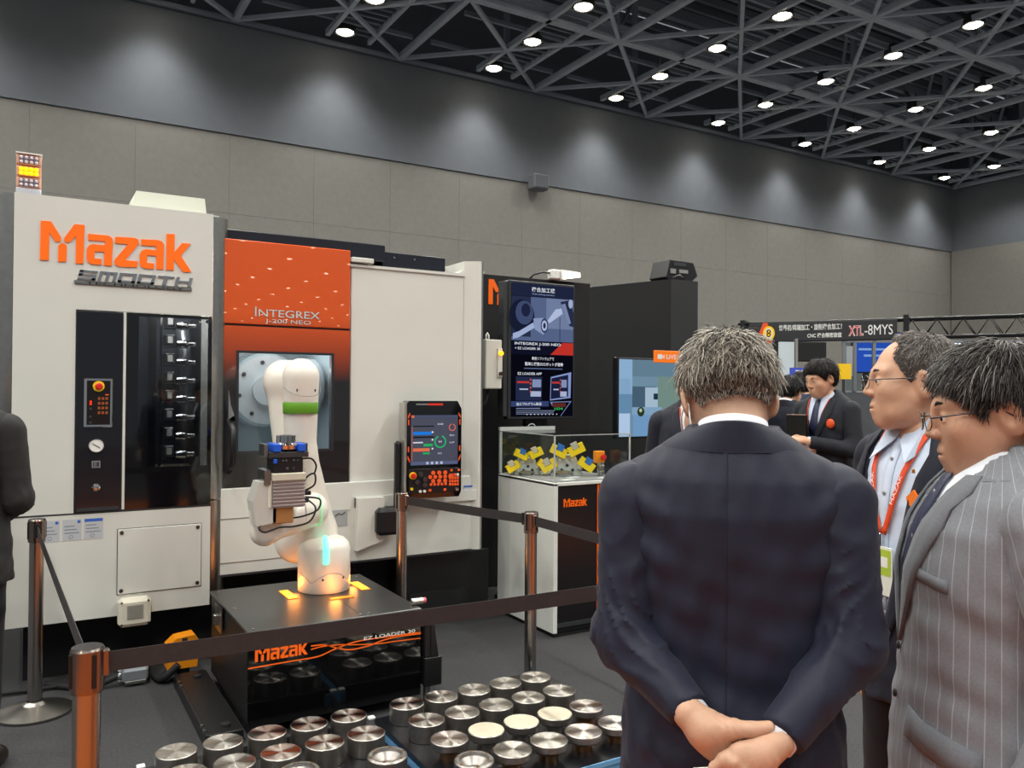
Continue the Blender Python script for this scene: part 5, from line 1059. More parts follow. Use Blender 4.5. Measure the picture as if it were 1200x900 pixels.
def sheet(mb,grid,th=.0015,side=1,mi=0):
    """grid[r][c] of 3-D points -> thin closed strip (offset along y)"""
    g=np.array(grid); r,c=g.shape[:2]; v=np.concatenate([g.reshape(-1,3),g.reshape(-1,3)-np.array([0,side*th,0])]); n=r*c; f=[]
    for i in range(r-1):
        for j in range(c-1):
            a,b,d,e=i*c+j,i*c+j+1,(i+1)*c+j+1,(i+1)*c+j; f+= [(a,b,d,e),(n+e,n+d,n+b,n+a)]
    bd=[(0,j) for j in range(c)]+[(i,c-1) for i in range(1,r)]+[(r-1,j) for j in range(c-2,-1,-1)]+[(i,0) for i in range(r-2,0,-1)]
    for k in range(len(bd)):
        a=bd[k][0]*c+bd[k][1]; b=bd[(k+1)%len(bd)][0]*c+bd[(k+1)%len(bd)][1]; f.append((b,a,n+a,n+b))
    return mb.add(v.tolist(),f,mi,True)
def ribbon(mb,fn,path,w,side,off=.0015,th=.001,n=14,mi=0):
    """draped flat band following path [(x,z)..]"""
    P=np.array(path,float); t=np.linspace(0,len(P)-1,n); X=np.interp(t,np.arange(len(P)),P[:,0]); Z=np.interp(t,np.arange(len(P)),P[:,1]); dx=np.gradient(X);dz=np.gradient(Z); l=np.hypot(dx,dz)+1e-9
    g=[]
    for i in range(n): 
        nx,nz=-dz[i]/l[i],dx[i]/l[i]; g.append([(X[i]+nx*w*s,Z[i]+nz*w*s) for s in (-.5,0,.5)])
    g=np.array(g); return sheet(mb,drape(fn,g.reshape(-1,2),side,off).reshape(n,3,3),th,side,mi)
def person(c):
    """c: loc, heading(deg clockwise from +Y), H, label, arms, materials ... ; local +Y forward, +X the person's right"""
    k=c['H']/1.645; res=c.get('res',1.)
    o=None; ctr=np.array([0,0,0.])
    S=lambda p: tuple(np.array(p)*np.array([k**.5,k**.5,k]))
    lv=[(z*k,a*c.get('wide',1)*k**.5,b*c.get('deep',1)*k**.5,y) for z,a,b,y in JL]
    arms=c['arms']  # {side: (shoulder, elbow, wrist)}  side -1 left, +1 right
    hc=np.array(c.get('head',(0,.015,c['H']-.117))); hy,hp,hr=c.get('head_rot',(0,0,0))
    Rh=Matrix.Rotation(-math.radians(hy),3,'Z')@Matrix.Rotation(math.radians(hp),3,'X')@Matrix.Rotation(math.radians(hr),3,'Y'); Rn=np.array(Rh)
    T=np.eye(4); T[:3,:3]=Rn; T[:3,3]=hc
    # ---- body: head with neck, torso core, arms, hands, legs in one mesh
    parts=[]
    sharpen=c.get('head_fn')
    def hs(p):
        d=head_sdf(p); return sharpen(p,d) if sharpen else d
    hres=.0033*res
    v,f=surfnet(hs,(-.105,-.135,-.19),(.105,.135,.135),hres); parts.append((relax(v,f,1,.4)@Rn.T+hc,f,0))
    nb=np.array([0,-.03,1.36*k]); na=hc+Rn@np.array([0,-.03,-.12])
    def core(p):
        d=loft(p,[(z,a*.80,b*.80,y) for z,a,b,y in lv]); d=smin(d,sd_cone(p,nb,na,.062,.056),.04)
        for s,(sh,el,wr) in arms.items(): d=smin(d,sd_chain(p,[sh,el,wr],[.048,.038,.027]),.03)
        for s in (-1,1): d=smin(d,sd_chain(p,[(s*.09,-.0,.86*k),(s*.10,.01,.47*k),(s*.105,-.01,.09)],[.078,.052,.038]),.03)
        return d
    na2=hc+Rn@np.array([0,-.030,-.06]); v,f=surfnet(lambda p: sd_cone(p,nb,na2,.060,.051),np.minimum(nb,na2)-.075,np.maximum(nb,na2)+.075,.007); parts.append((v,f,0))
    al=np.array([q for t in arms.values() for q in t]); lo=np.minimum(al.min(0)-.09,(-.24,-.24,.03)); hi=np.maximum(al.max(0)+.09,(.24,.26,hc[2]-.05))
    v,f=surfnet(core,lo,hi,.02); parts.append((v,f,0))
    for s,spec in c.get('hands',{}).items():
        fn=spec if callable(spec) else (lambda p,sp=spec,s=s: hand_sdf(p,*sp))
        w=np.array(arms[s][2]); v,f=surfnet(fn,w-.17,w+.17,c.get('hand_res',.0045)); parts.append((relax(v,f,1,.4),f,0))
    body=fastmesh('person',parts,M(c['skin'])); tag(body,c['label'],'person'); body.location=c['loc']; body.rotation_euler=(0,0,-math.radians(c['heading'])); ORG[body.name]=Vector((0,0,0))
    # ---- eyes, brows
    if c.get('face',True):
        for s in (-1,1):
            e=np.array(T)@np.array([s*.031,.0745,.003,1]); ey=MB().sphere(e[:3],.0122,14,10).build('eye',M('eye_white'),body)
            i=np.array(T)@np.array([s*.031,.0822,.002,1]); MB().sphere(i[:3],.0062,10,8).build('iris',M('iris'),ey)
            b=[(np.array(T)@np.array([s*x,y,z,1]))[:3] for x,y,z in ((.012,.0905,.025),(.028,.0885,.032),(.047,.0735,.028))]; MB().tube(b,[.0022,.0032,.0014],6).build('eyebrow',c.get('brow',M('hair_black')),body)
        l=[(np.array(T)@np.array([x,.0925-abs(x)*.30,-.0645,1]))[:3] for x in (-.02,-.01,0,.01,.02)]; MB().tube(l,[.0008,.002,.0025,.002,.0008],6).build('lips',M('lip'),body)
    if c.get('hair'): hair(body,T,**c['hair'])
    # ---- shirt and jacket
    def torso(p):
        d=loft(p,lv); 
        for s in (-1,1): d=smin(d,sd_cone(p,(s*.055,-.024,1.405*k),(s*.150*c.get('wide',1),-.014,1.343*k),.036,.050),.05)
        return d
    fold=c.get('fold')
    vfront=c.get('open')   # (z of button, half width at collar)
    def jack(p):
        d=torso(p)
        d=d+.0035*wob(p,26,1.)*np.clip((1.30*k-p[:,2])/.1,0,1)+.0022*wob(p*np.array([1,1,.25]),60,4.)
        if fold: d=d+fold(p)
        if vfront:
            zb,hw=vfront; w=np.clip((p[:,2]-zb)/(1.42*k-zb),0,1)*hw; d=np.maximum(d,-np.maximum(np.maximum(np.abs(p[:,0])-w,-p[:,1]+.01),zb-p[:,2]))
        return d
    jm=c['jacket']; h=c.get('jres',.009)
    v,f=surfnet(jack,(-.28,-.20,.72*k),(.28,.22,1.47*k),h); v=relax(v,f,1,.5); P=[(v,f,0)]; st=[np.arctan2(v[:,0],v[:,1]*1.2)*.175/.024]
    ctrs=c.get('sleeve',True)
    if ctrs:
        for s,(sh,el,wr) in arms.items():
            sh_,el_,wr_=(np.array(q,float) for q in (sh,el,wr)); ax=(el_-sh_)/np.linalg.norm(el_-sh_); fx=(wr_-el_)/np.linalg.norm(wr_-el_)
            short=c.get('short_sleeve')
            end=wr_-fx*.012 if not short else el_-ax*.06
            def slv(p,s=s):
                d=sd_cone(p,sh_,el_,.068,.053)
                if not short: d=smin(d,sd_cone(p,el_,end,.052,c.get('cuff_r',.042)),.03)
                q=np.abs(np.linalg.norm(p-el_,axis=1)); wgt=np.exp(-(q/.13)**2)
                t=(p-el_)@ax; ph=t*46+(p@np.array([1.1*s,.9,0]))*42+5*wob(p,9,s+2.); ph2=t*30-(p@np.array([.9*s,-1.2,0]))*50+4*wob(p,12,s+5.); rdg=lambda x:(1-np.abs(np.sin(x)))**2.2
                d=d+.003*wgt-(.0095*rdg(ph)*wgt+.006*rdg(ph2)*wgt*.8+.0035*rdg(ph2*.5+1)*(1-wgt)+.0012*wob(p,34,s+7.))*c.get('wrinkle',1.)
                if not short: d=np.maximum(d,(p-end)@fx)
                else: d=np.maximum(d,(p-end)@ax)
                return d
            B0=np.stack([sh_,el_,wr_]); v,f=surfnet(slv,B0.min(0)-.10,B0.max(0)+.10,h*.85); v=relax(v,f,2,.5); P.append((v,f,0))
            r_=np.cross(ax,[0,0,1.]) ; r_=r_/np.linalg.norm(r_) if np.linalg.norm(r_)>.05 else np.array([1,0,0]); r_=np.array([1,0,0])-ax*ax[0]; r_/=np.linalg.norm(r_); y_=np.cross(ax,r_); q=v-sh_; st.append(np.arctan2(q@r_*(1),q@y_*1.)*.062/.024)
            if not short and c.get('cuff'):
                cu=MB().tube([end-fx*.03,end+fx*c['cuff']],[c.get('cuff_r',.042)-.006,c.get('cuff_r',.042)-.008],20,cap=True); cu.build('shirt_cuff',c.get('shirt'),body)
    jk=fastmesh(c.get('jname','suit_jacket'),P,jm,body); at=jk.data.attributes.new('stripe','FLOAT','POINT'); at.data.foreach_set('value',np.concatenate(st).astype(np.float32))
    if c.get('shirt') and vfront:
        sh=lambda p: loft(p,[(z,a*.93,b*.93,y) for z,a,b,y in lv])+.002*wob(p,40,3.)
        v,f=surfnet(sh,(-.22,-.18,.95*k),(.22,.2,1.47*k),.010); fastmesh('shirt',[(v,f,0)],c['shirt'],body)
    # ---- collars
    def band(z0,z1,r0,r1,a0,a1,drop,cy=-.032,th=.004):
        g=[]; n=36
        for i in range(n+1):
            a=a0+(a1-a0)*i/n; b=(1-math.cos(a))/2   # a=0 front, pi back
            row=[]
            for t in (0,.5,1): 
                r=r0+(r1-r0)*t; z=(z0+(z1-z0)*t)-drop*(1-b); row.append((r*math.sin(a)*1.0,cy+r*1.08*math.cos(a)+.022*(1-b),z))
            g.append(row)
        g=np.array(g); N=np.array(g)-np.array([0,cy,0]); N[:,:,2]=0; N/=np.linalg.norm(N,axis=2,keepdims=True); inner=g-N*th; mb=MB(); n=g.shape[0]
        V=np.concatenate([g.reshape(-1,3),inner.reshape(-1,3)]); q=n*3; F=[]
        for i in range(n-1):
            for j in range(2): a,b,d,e=i*3+j,i*3+j+1,(i+1)*3+j+1,(i+1)*3+j; F+=[(a,b,d,e),(q+e,q+d,q+b,q+a)]
            F+=[(i*3+2,q+i*3+2,q+i*3+5,i*3+5),(i*3,i*3+3,q+i*3+3,q+i*3)]
        return mb.add(V.tolist(),F,0,True)
    cz=c.get('collar_z',1.42*k)
    def fallcollar():
        n=48; g=[]; cy=-.030; A=np.linspace(.85,2*math.pi-.85,n+1); rr=np.linspace(.04,.24,120)
        for a in A:
            b=(1-math.cos(a))/2; z0=cz+.004-.018*max(0,-math.cos(a))-.030*(1-b); z1=cz+.036-.045*(1-b); q=np.stack([rr*math.sin(a),cy+rr*math.cos(a),np.full(120,z0)],1); ins=np.where(jack(q)<0)[0]
            r0=(rr[ins[-1]] if len(ins) else .09)+.004; r1=.067; row=[]
            for t in (0,.08,.45,.85,1): r=r0+(r1-r0)*t**.8; zz=z0+(z1-z0)*(t if t else -.12)+.010*math.sin(math.pi*t); row.append((r*math.sin(a),cy+r*(1.0+.06*t)*math.cos(a)+.012*(1-b)*t,zz))
            g.append(row)
        g=np.array(g); m_,w_=g.shape[:2]; f=[(i*w_+j,i*w_+j+1,(i+1)*w_+j+1,(i+1)*w_+j) for i in range(m_-1) for j in range(w_-1)]; N=g-np.array([0,cy,0]); N[:,:,2]=0; N/=np.linalg.norm(N,axis=2,keepdims=True); v=np.concatenate([g.reshape(-1,3),(g-N*.005-np.array([0,0,.003])).reshape(-1,3)]); q=m_*w_
        f+=[(q+d,q+c_,q+b,q+a) for a,b,c_,d in f]+[(i*w_+w_-1,q+i*w_+w_-1,q+(i+1)*w_+w_-1,(i+1)*w_+w_-1) for i in range(m_-1)]
        return MB().add(v.tolist(),f,0,True)
    if c.get('shirt'): band(cz+.004,cz+.048,.066,.061,.35,2*math.pi-.35,.045).build('shirt_collar',c['shirt'],body)
    if c.get('jcollar',True): fallcollar().build('jacket_collar',c.get('collar_mat',jm),body)
    # ---- trousers, shoes
    def tro(p):
        d=sd_ell(p,(0,-.005,.86*k),(.165,.125,.14))
        for s in (-1,1): d=smin(d,sd_chain(p,[(s*.088,0,.84*k),(s*.10,.01,.47*k),(s*.105,-.01,.07)],[.098,.072,.062]),.04)
        return np.maximum(d,.035-p[:,2])+.003*wob(p,30,2.)
    v,f=surfnet(tro,(-.24,-.2,.02),(.24,.2,1.02*k),.018); fastmesh('trousers',[(relax(v,f,1),f,0)],c.get('trousers',M('trouser_dark')),body)
    for s in (-1,1):
        v,f=surfnet(lambda p: np.maximum(smin(sd_cone(p,(s*.105,-.05,.045),(s*.12,.14,.03),.042,.040),sd_cone(p,(s*.105,-.03,.05),(s*.105,-.02,.10),.04,.04),.03),-p[:,2]),(s*.11-.1,-.14,-.02),(s*.11+.1,.24,.16),.012); fastmesh('shoe',[(v,f,0)],M('shoe'),body)
    return body,dict(torso=torso,jack=jack,lv=lv,k=k,T=T,hc=hc,Rn=Rn)
def lapels(body,inf,zb,hw,m,lw=.055):
    k=inf['k']; zt=1.40*k; J=inf['jack']
    for s in (-1,1):
        g=[]
        for i in range(12):
            t=i/11; z=zb+(zt-zb)*t; w=t*hw; wo=w+lw*(math.sin(min(t*1.25,1)*math.pi/2))*(1 if t<.78 else .72)+.003
            am=np.interp(z,[l[0] for l in inf['lv']],[l[1] for l in inf['lv']])*.80; wo=min(wo,am); x=np.linspace(min(w,am-.012)+.001,wo,4)*s; q=drape(inf['torso'],np.stack([x,np.full(4,z)],1),1,.0075); g.append(q if s>0 else q[::-1])
        sheet(MB(),g,.006,1).build('lapel',m,body)
ARMS={-1:((-.178,-.012,1.318),(-.232,-.045,1.06),(-.235,.03,.83)),1:((.178,-.012,1.318),(.232,-.045,1.06),(.235,.03,.83))}
def arms_s(k): return {s:tuple((p[0]*k**.5,p[1],p[2]*k) for p in t) for s,t in ARMS.items()}
HANDS=lambda k: {s:((s*.235*k**.5,.03,.83*k),(s*.02,.10,-1),(-s,.1,0),s,.45) for s in (-1,1)}
def put_hands(k): return {s:((s*.235*k**.5,.03,.83*k-.0),(s*.02,.12,-1),(-s,0,0),1 if s<0 else -1,.35) for s in (-1,1)}
# --- 1: the man in the navy suit, seen from behind, hands clasped at his back
def lefthand(p):
    d=sd_cone(p,(-.072,-.190,.984),(-.052,-.195,.968),.026,.029); d=smin(d,sd_ell(p,(-.028,-.196,.948),(.040,.026,.034),rotm('Y',40)),.02)
    d=smin(d,sd_cone(p,(-.045,-.205,.966),(-.006,-.214,.975),.025,.0165),.014); d=smin(d,sd_chain(p,[(-.006,-.214,.975),(.024,-.217,.978),(.049,-.213,.982)],[.0145,.0125,.0108],.004),.006)
    for i in range(4):
        a=(-.012+.004*i,-.19,.938-.013*i); d=smin(d,sd_chain(p,[a,(a[0]+.038,-.186,a[2]-.012),(a[0]+.062,-.196,a[2]-.022),(a[0]+.066,-.215,a[2]-.028)],[.0105,.0095,.0085,.0075],.005),.006)
    d=d+.0008*np.sin(p[:,0]*420+p[:,2]*260+3*wob(p,60,1.))*np.exp(-((p[:,0]+.012)/.02)**2)
    return d
def righthand(p):
    p=p+np.array([0,0,.010]); d=sd_cone(p,(.066,-.212,.972),(.045,-.224,.960),.022,.025); d=smin(d,sd_ell(p,(.020,-.232,.947),(.033,.020,.026),rotm('Y',25)),.02)
    for i,(x,z) in enumerate(((-.003,.946),(.011,.938),(.025,.932),(.038,.930))):
        d=smin(d,sd_sphere(p,(x,-.243,z),.0105),.005)
        d=smin(d,sd_chain(p,[(x,-.240,z),(x+.001,-.243,z-.032),(x+.003,-.228,z-.052),(x+.004,-.212,z-.055)],[.0100,.0092,.0084,.0075],.003),.003)
    d=smin(d,sd_chain(p,[(.008,-.225,.955),(-.016,-.234,.945),(-.034,-.236,.932)],[.0145,.0115,.0085],.006),.008)
    return d+.0006*np.sin(p[:,0]*520+2*wob(p,70,2.))*np.exp(-((p[:,2]-.945)/.02)**2)
def fold1(p):
    b=np.clip(-p[:,1]/.06,0,1); x=p[:,0]; z=p[:,2]
    f=.0055*np.exp(-((x+.035+.10*(1.15-z))/.018)**2)*np.clip((1.22-z)/.12,0,1)*np.clip((z-.92)/.05,0,1)   # long drape left of the seam
    f=f-.004*np.exp(-((x-.07-.12*(1.1-z))/.03)**2)*np.clip((1.25-z)/.15,0,1)
    f=f+.004*np.sin((x*.7+z)*38+2*wob(p,9,5.))*np.clip((1.12-z)/.12,0,1)*np.clip((z-.85)/.05,0,1)*.6
    f=f+.0025*np.sin((z-.5*np.abs(x))*70)*np.clip((np.abs(x)-.10)/.05,0,1)*np.clip((z-1.15)/.05,0,1)*np.clip((1.36-z)/.05,0,1)
    return 1.5*f*b+.0035*np.exp(-((x+.012)/.0035)**2)*b*np.clip((1.42-z)/.05,0,1)
m1,i1=person(dict(loc=(1.1056,1.0629,0),heading=44,H=1.632,label='person in navy suit seen from behind with hands clasped at the back',skin='skin_a',
  arms={-1:((-.172,-.015,1.308),(-.184,-.070,1.066),(-.062,-.185,.975)),1:((.174,-.015,1.310),(.190,-.075,1.078),(.060,-.207,.957))},
  hands={-1:lefthand,1:righthand},hand_res=.0026,wide=1.0,head=(-.010,.050,1.484),head_rot=(-14,-27,0),cuff_r=.036,res=.95,jres=.0072,jacket=M('suit_navy'),shirt=M('shirt_white'),trousers=M('suit_navy'),collar_z=1.418,cuff=.012,
  hair=dict(style='full',m=M('hair_salt'),n=9500,length=.044,thick=.0095,lift=.09,curl=.65,wid=.0010,seed=3,gravity=.35),fold=fold1,wrinkle=1.15))
mb=MB(); ribbon(mb,i1['jack'],[(-.012,1.425),(-.0125,1.25),(-.013,1.05),(-.014,.78)],.0026,-1,.0022,.0006,40); mb.build('back_seam',mat('seam_dark','#141826',.8),m1)
mb=MB(); T=np.array(i1['T']); P=lambda x,y,z:(T@np.array([x,y,z,1]))[:3]
mb.tube([P(-.082,-.03,-.005),P(-.088,.0,-.035),P(-.083,.02,-.06),P(-.07,.05,-.065)],.0016,6); mb.tube([P(-.080,-.032,-.02),P(-.076,-.02,-.06),P(-.075,.01,-.085),P(-.06,.05,-.09)],.0016,6); mb.build('mask_strap',M('paper'),m1)
t=local('folded_brochure','white and blue printed brochure held behind the navy suit','brochure',(1.1056,1.0629,0),-math.radians(44))
g=[[(-.065+.022*j,-.236+.012*math.sin(j*.9)+.0*i,.918-.03*i) for j in range(6)] for i in range(4)]; sheet(MB(),g,.004,1).build('paper_sheet',M('paper'),t); sheet(MB(),[[(-.025+.012*j,-.2375+.002*j,.913-.02*i) for j in range(3)] for i in range(2)],.001,-1).build('blue_print',M('sticker_blue'),t)
# --- 2: bald man with glasses, navy jacket, light shirt, orange lanyard
def head2(p,d):
    return smin(d,sd_ell(absx(p),(.036,.03,-.078),(.022,.032,.022)),.03)
k2=1.655/1.645
m2,i2=person(dict(loc=(1.952,1.220,0),heading=-74,H=1.662,label='person with glasses and receding hair wearing navy jacket and orange lanyard',skin='skin_b',arms=arms_s(k2),hands=put_hands(k2),res=1.,jres=.009,jacket=M('suit_navy2'),shirt=M('shirt_blue'),
  head=(.0,.045,1.530),head_rot=(30,0,0),head_fn=head2,open=(.80,.115),collar_z=1.415,brow=M('hair_thin'),hair=dict(style='bald',m=M('hair_thin'),n=5200,length=.020,thick=.006,lift=.25,curl=.25,wid=.0008,seed=9,gravity=.4)))
lapels(m2,i2,.80,.115,M('suit_navy2'),.06)
def shirt_fn(inf): return lambda p: loft(p,[(z,a*.93,b*.93,y) for z,a,b,y in inf['lv']])
def placket(body,inf,shirt,zt=1.38,zb=1.0,nb=5):
    mb=MB(); ribbon(mb,shirt_fn(inf),[(0,zt),(0,zb)],.03,1,.004,.003,16); pk=mb.build('placket',shirt,body)
    for i in range(nb):
        q=drape(shirt_fn(inf),[(0,zt-.04-.085*i)],1,.0065)[0]; MB().sphere(q,.0055,10,6,sc=(1,.4,1)).build('button',M('grey_print'),pk)
placket(m2,i2,M('shirt_blue'),1.38,.97,5)
for s in (-1,1):
    q=[(s*.016,1.405),(s*.075,1.40),(s*.055,1.335)]; d=drape(shirt_fn(i2),q,1,.012); 
    v=[(0.004*s,d[0][1]-.02,1.425),(s*.060,d[1][1]-.03,1.455),(s*.085,d[1][1]-.045,1.395),(s*.062,d[2][1]+.012,1.335),(s*.012,d[0][1]+.012,1.385)]
    MB().add(v+[(a,b-.004,z) for a,b,z in v],[(0,1,2,3,4),(9,8,7,6,5)]+[(i,(i+1)%5,5+(i+1)%5,5+i) for i in range(5)]).build('collar_point',M('shirt_blue'),m2)
mb=MB()
for s in (-1,1): ribbon(mb,shirt_fn(i2),[(s*.075,1.415),(s*.055,1.32),(s*.03,1.22),(s*.006,1.155)],.016,1,.008,.0012,18)
ly=mb.build('lanyard',M('lanyard_orange'),m2)
for s_ in (-1,1):
    a_,b_=drape(shirt_fn(i2),[(s_*.033,1.232),(s_*.053,1.312)],1,.0105); u_=Vector(b_-a_).normalized(); n_=Vector((0,1,0)); n_=(n_-u_*n_.dot(u_)).normalized(); v_=n_.cross(u_)
    MB().text('MAZAK',Vector(a_)-v_*.0045,u_,v_,w=.075,h=.009,ext=.0006).build('lanyard_text',M('white_print'),ly)
q=drape(shirt_fn(i2),[(0,1.145)],1,.014)[0]; MB().box(q[0]-.007,q[0]+.007,q[1]-.004,q[1]+.004,1.125,1.158,.002).build('lanyard_clip',M('chrome'),ly)
bd=MB().box(-.045,.045,q[1]-.002,q[1]+.001,1.005,1.125,.001).build('name_badge',mat('badge_white','#dfe4d8',.3,coat=.3),m2); MB().box(-.040,.040,q[1]+.001,q[1]+.0016,1.055,1.118).build('badge_print',mat('badge_green','#a8c23a',.5),bd); MB().box(-.03,.03,q[1]+.0016,q[1]+.002,1.075,1.10).build('badge_print',M('paper'),bd)
def specs(body,T,m,name='glasses'):
    P=lambda x,y,z:tuple((np.array(T)@np.array([x,y,z,1]))[:3]); g=MB()
    for s in (-1,1):
        g.tube([P(s*.033+.024*math.cos(a),.112-.006*abs(math.cos(a))*(1 if math.cos(a)*s>0 else .2),.0+.017*math.sin(a)) for a in [2*math.pi*i/24 for i in range(25)]],.0011,6,cap=False)
        g.tube([P(s*.057,.106,.006),P(s*.070,.07,.008),P(s*.078,.0,.010),P(s*.082,-.02,-.005)],.0016,6)
    g.tube([P(-.009,.113,.004),P(0,.116,.006),P(.009,.113,.004)],.0012,6); fr=g.build(name,m,body)
    for s in (-1,1):
        MB().add([P(s*.033+.0235*math.cos(a),.1115,.0+.0165*math.sin(a)) for a in [2*math.pi*i/20 for i in range(20)]],[tuple(range(20))]).build('lens',M('clear_glass'),fr)
specs(m2,i2['T'],M('steel_dark'))
q=drape(i2['torso'],[(-.115,1.225)],1,.010)[0]; MB().prism([(-.032,0),(.032,.012),(.036,.030),(.012,.050),(.0,.036),(-.014,.05),(-.03,.026)],(q[0],q[1],q[2]),X_,Z_,Y_,.004).build('pocket_rosette',mat('rosette','#f07818',.6),m2)
q=drape(i2['torso'],[(-.095,1.318)],1,.016)[0]; MB().box(q[0]-.005,q[0]+.005,q[1],q[1]+.003,q[2]-.005,q[2]+.005,.001).build('lapel_pin',mat('gold_pin','#d99040',.3,.8),m2)
# --- 3: man in the grey pinstripe suit
k3=1.60/1.645
m3,i3=person(dict(loc=(1.528,.808,0),heading=-44,H=1.598,label='person in grey pinstripe suit at right edge with greying black hair',skin='skin_c',arms={-1:((-.176,-.012,1.285),(-.240,-.05,1.02),(-.225,.06,.80)),1:((.176,-.012,1.285),(.235,-.04,1.02),(.23,.05,.80))},hands={s:((s*.228,.055,.80),(s*.02,.15,-1),(-s,0,0),1 if s<0 else -1,.35) for s in (-1,1)},res=1.,jres=.0078,jacket=M('suit_grey'),trousers=M('trouser_grey'),shirt=M('shirt_white'),
  head=(.0,.020,1.466),head_rot=(4,-8,0),open=(1.04,.075),deep=1.28,wide=1.05,collar_mat=M('suit_grey_plain'),collar_z=1.375,hair=dict(style='low',m=M('hair_grey'),n=9000,length=.060,thick=.0095,lift=.05,curl=.25,wid=.0010,seed=21,gravity=.7,part=.10,trim=.022)))
lapels(m3,i3,1.04,.075,M('suit_grey_plain'),.06); placket(m3,i3,M('shirt_white'),1.36,1.02,4)
mb=MB(); g=[]
for i in range(12):
    z=1.37-.34*i/11; w=.020+.022*min(i/8,1) if i>1 else .022; g.append(drape(shirt_fn(i3),[(-w,z),(0,z),(w,z)],1,.008))
sheet(mb,g,.003,1).build('necktie',M('tie_navy'),m3)
patch(MB(),i3['jack'],-22,-66,.945,.915,.052,.005).build('pocket_flap',M('suit_grey_plain'),m3); patch(MB(),i3['jack'],-24,-50,1.195,1.185,.020,.004).build('breast_pocket',M('suit_grey_plain'),m3)
for z in (1.03,.94): q=drape(i3['jack'],[(.004,z)],1,.004)[0]; MB().sphere(q,.008,12,6,sc=(1,.45,1)).build('button',M('dark_grey'),m3)
specs(m3,i3['T'],M('steel_dark'))
# --- 4: man hugging a black folder, further back
m4,i4=person(dict(loc=(4.66,3.63,0),heading=-92,H=1.735,label='person in dark suit hugging a black folder by the far booth',skin='skin_b',arms={-1:((-.18,-.01,1.39),(-.245,.02,1.13),(-.03,.235,1.185)),1:((.18,-.01,1.39),(.25,.03,1.13),(.06,.22,1.12))},
  hands={-1:((-.02,.24,1.19),(1,.12,.25),(0,-.3,-1),1,.6),1:((.05,.225,1.125),(-1,.1,.3),(0,-1,.2),-1,.5)},res=1.5,hand_res=.007,jres=.013,jacket=M('suit_dark'),shirt=M('shirt_blue'),head=(0,.06,1.60),head_rot=(10,-16,0),open=(1.14,.085),collar_z=1.485,
  hair=dict(style='low',m=M('hair_black'),n=1800,length=.05,thick=.016,lift=.2,curl=.2,wid=.0016,seed=31,gravity=.7,part=.1),cuff=.012))
lapels(m4,i4,1.14,.085,M('suit_dark'),.06)
g=[drape(shirt_fn(i4),[(-w,z),(0,z),(w,z)],1,.008) for z,w in ((1.46,.02),(1.40,.022),(1.3,.03),(1.2,.036))]; sheet(MB(),g,.003,1).build('necktie',M('tie_navy'),m4)
mb=MB()
for s in (-1,1): ribbon(mb,shirt_fn(i4),[(s*.085,1.47),(s*.06,1.36),(s*.04,1.24)],.018,1,.012,.0012,14)
mb.build('lanyard',M('lanyard_orange'),m4)
q=drape(i4['torso'],[(-.125,1.305)],1,.012)[0]; MB().sphere(q,.032,12,8,sc=(1,.35,1)).build('pocket_rosette',mat('rosette_red','#d8501c',.6),m4)
fd=local('black_folder','black folder hugged against the chest in dark suit','folder',(4.66,3.63,0),math.radians(92)); R3=Matrix.Rotation(math.radians(-8),3,'Y')
mb=MB(); mb.box(-.01,.15,.20,.225,1.16,1.36,.004); mb.build('cover',mat('folder_black','#14130f',.35),fd); B(-.005,.145,.203,.222,1.358,1.362).build('page_edge',mat('page_edge','#9a6a58',.6),fd)
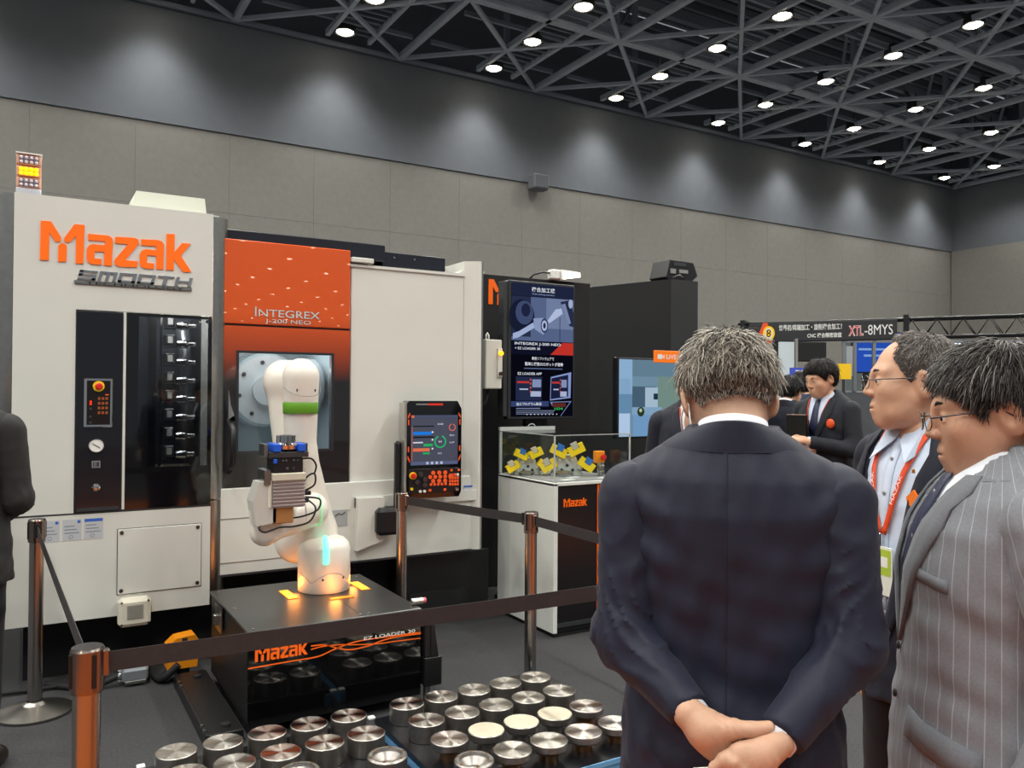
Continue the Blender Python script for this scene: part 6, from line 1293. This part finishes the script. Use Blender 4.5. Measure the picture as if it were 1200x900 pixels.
# --- further visitors
m5,i5=person(dict(loc=(6.05,4.93,0),heading=15,H=1.70,label='person in navy polo shirt standing with back turned in far booth',skin='skin_b',arms={-1:((-.18,-.01,1.36),(-.25,-.02,1.10),(-.15,.2,1.02)),1:((.18,-.01,1.36),(.25,-.02,1.10),(.15,.2,1.02))},hands={-1:((-.15,.2,1.02),(.3,1,-.2),(1,0,0),1,.5),1:((.15,.2,1.02),(-.3,1,-.2),(-1,0,0),-1,.5)},res=1.8,hand_res=.009,jres=.016,jname='polo_shirt',jacket=M('polo_navy'),short_sleeve=True,head=(0,.05,1.57),head_rot=(0,-14,0),hair=dict(style='low',m=M('hair_black'),n=1200,length=.05,thick=.016,lift=.2,curl=.2,wid=.002,seed=41,gravity=.7),face=False))
m6,i6=person(dict(loc=(5.52,4.67,0),heading=75,H=1.64,label='person in dark suit with bowed head beside the navy polo shirt',skin='skin_b',arms=arms_s(1.0),hands=put_hands(1.0),res=1.8,hand_res=.009,jres=.016,jacket=M('suit_navy2'),shirt=M('shirt_white'),open=(1.05,.08),head_rot=(0,-20,0),head=(0,.05,1.515),hair=dict(style='low',m=M('hair_black'),n=1200,length=.05,thick=.016,lift=.2,curl=.2,wid=.002,seed=43,gravity=.7)))
lapels(m6,i6,1.05,.08,M('suit_navy2'))
m7,i7=person(dict(loc=(2.843,2.959,0),heading=-125,H=1.68,label='person in dark navy suit mostly hidden behind the grey-haired head',skin='skin_b',arms=arms_s(1.68/1.645),hands=put_hands(1.68/1.645),res=1.6,hand_res=.008,jres=.013,jacket=M('suit_navy2'),shirt=M('shirt_white'),open=(1.08,.08),collar_z=1.45,hair=dict(style='low',m=M('hair_black'),n=900,length=.05,thick=.016,lift=.2,curl=.2,wid=.002,seed=47,gravity=.7)))
lapels(m7,i7,1.08,.08,M('suit_navy2'))
mb=MB()
for s in (-1,1): ribbon(mb,shirt_fn(i7),[(s*.085,1.43),(s*.06,1.33),(s*.03,1.2)],.018,1,.012,.0012,14)
mb.build('lanyard',M('lanyard_orange'),m7)
m8,i8=person(dict(loc=(-.235,3.75,0),heading=15,H=1.67,label='person in dark charcoal jacket cut off by the left frame edge',skin='skin_b',arms={-1:((-.18,-.012,1.335),(-.24,-.03,1.08),(-.10,.19,1.0)),1:((.18,-.012,1.335),(.222,-.01,1.07),(.09,.20,.97))},hands={-1:((-.10,.19,1.0),(1,.4,0),(0,-1,0),1,.5),1:((.09,.20,.99),(-1,.4,0),(0,-1,0),-1,.5)},res=1.4,hand_res=.006,jres=.012,jacket=M('suit_charcoal'),shirt=None,hair=dict(style='low',m=M('hair_black'),n=1500,length=.045,thick=.014,lift=.2,curl=.2,wid=.0015,seed=51,gravity=.6),face=False))
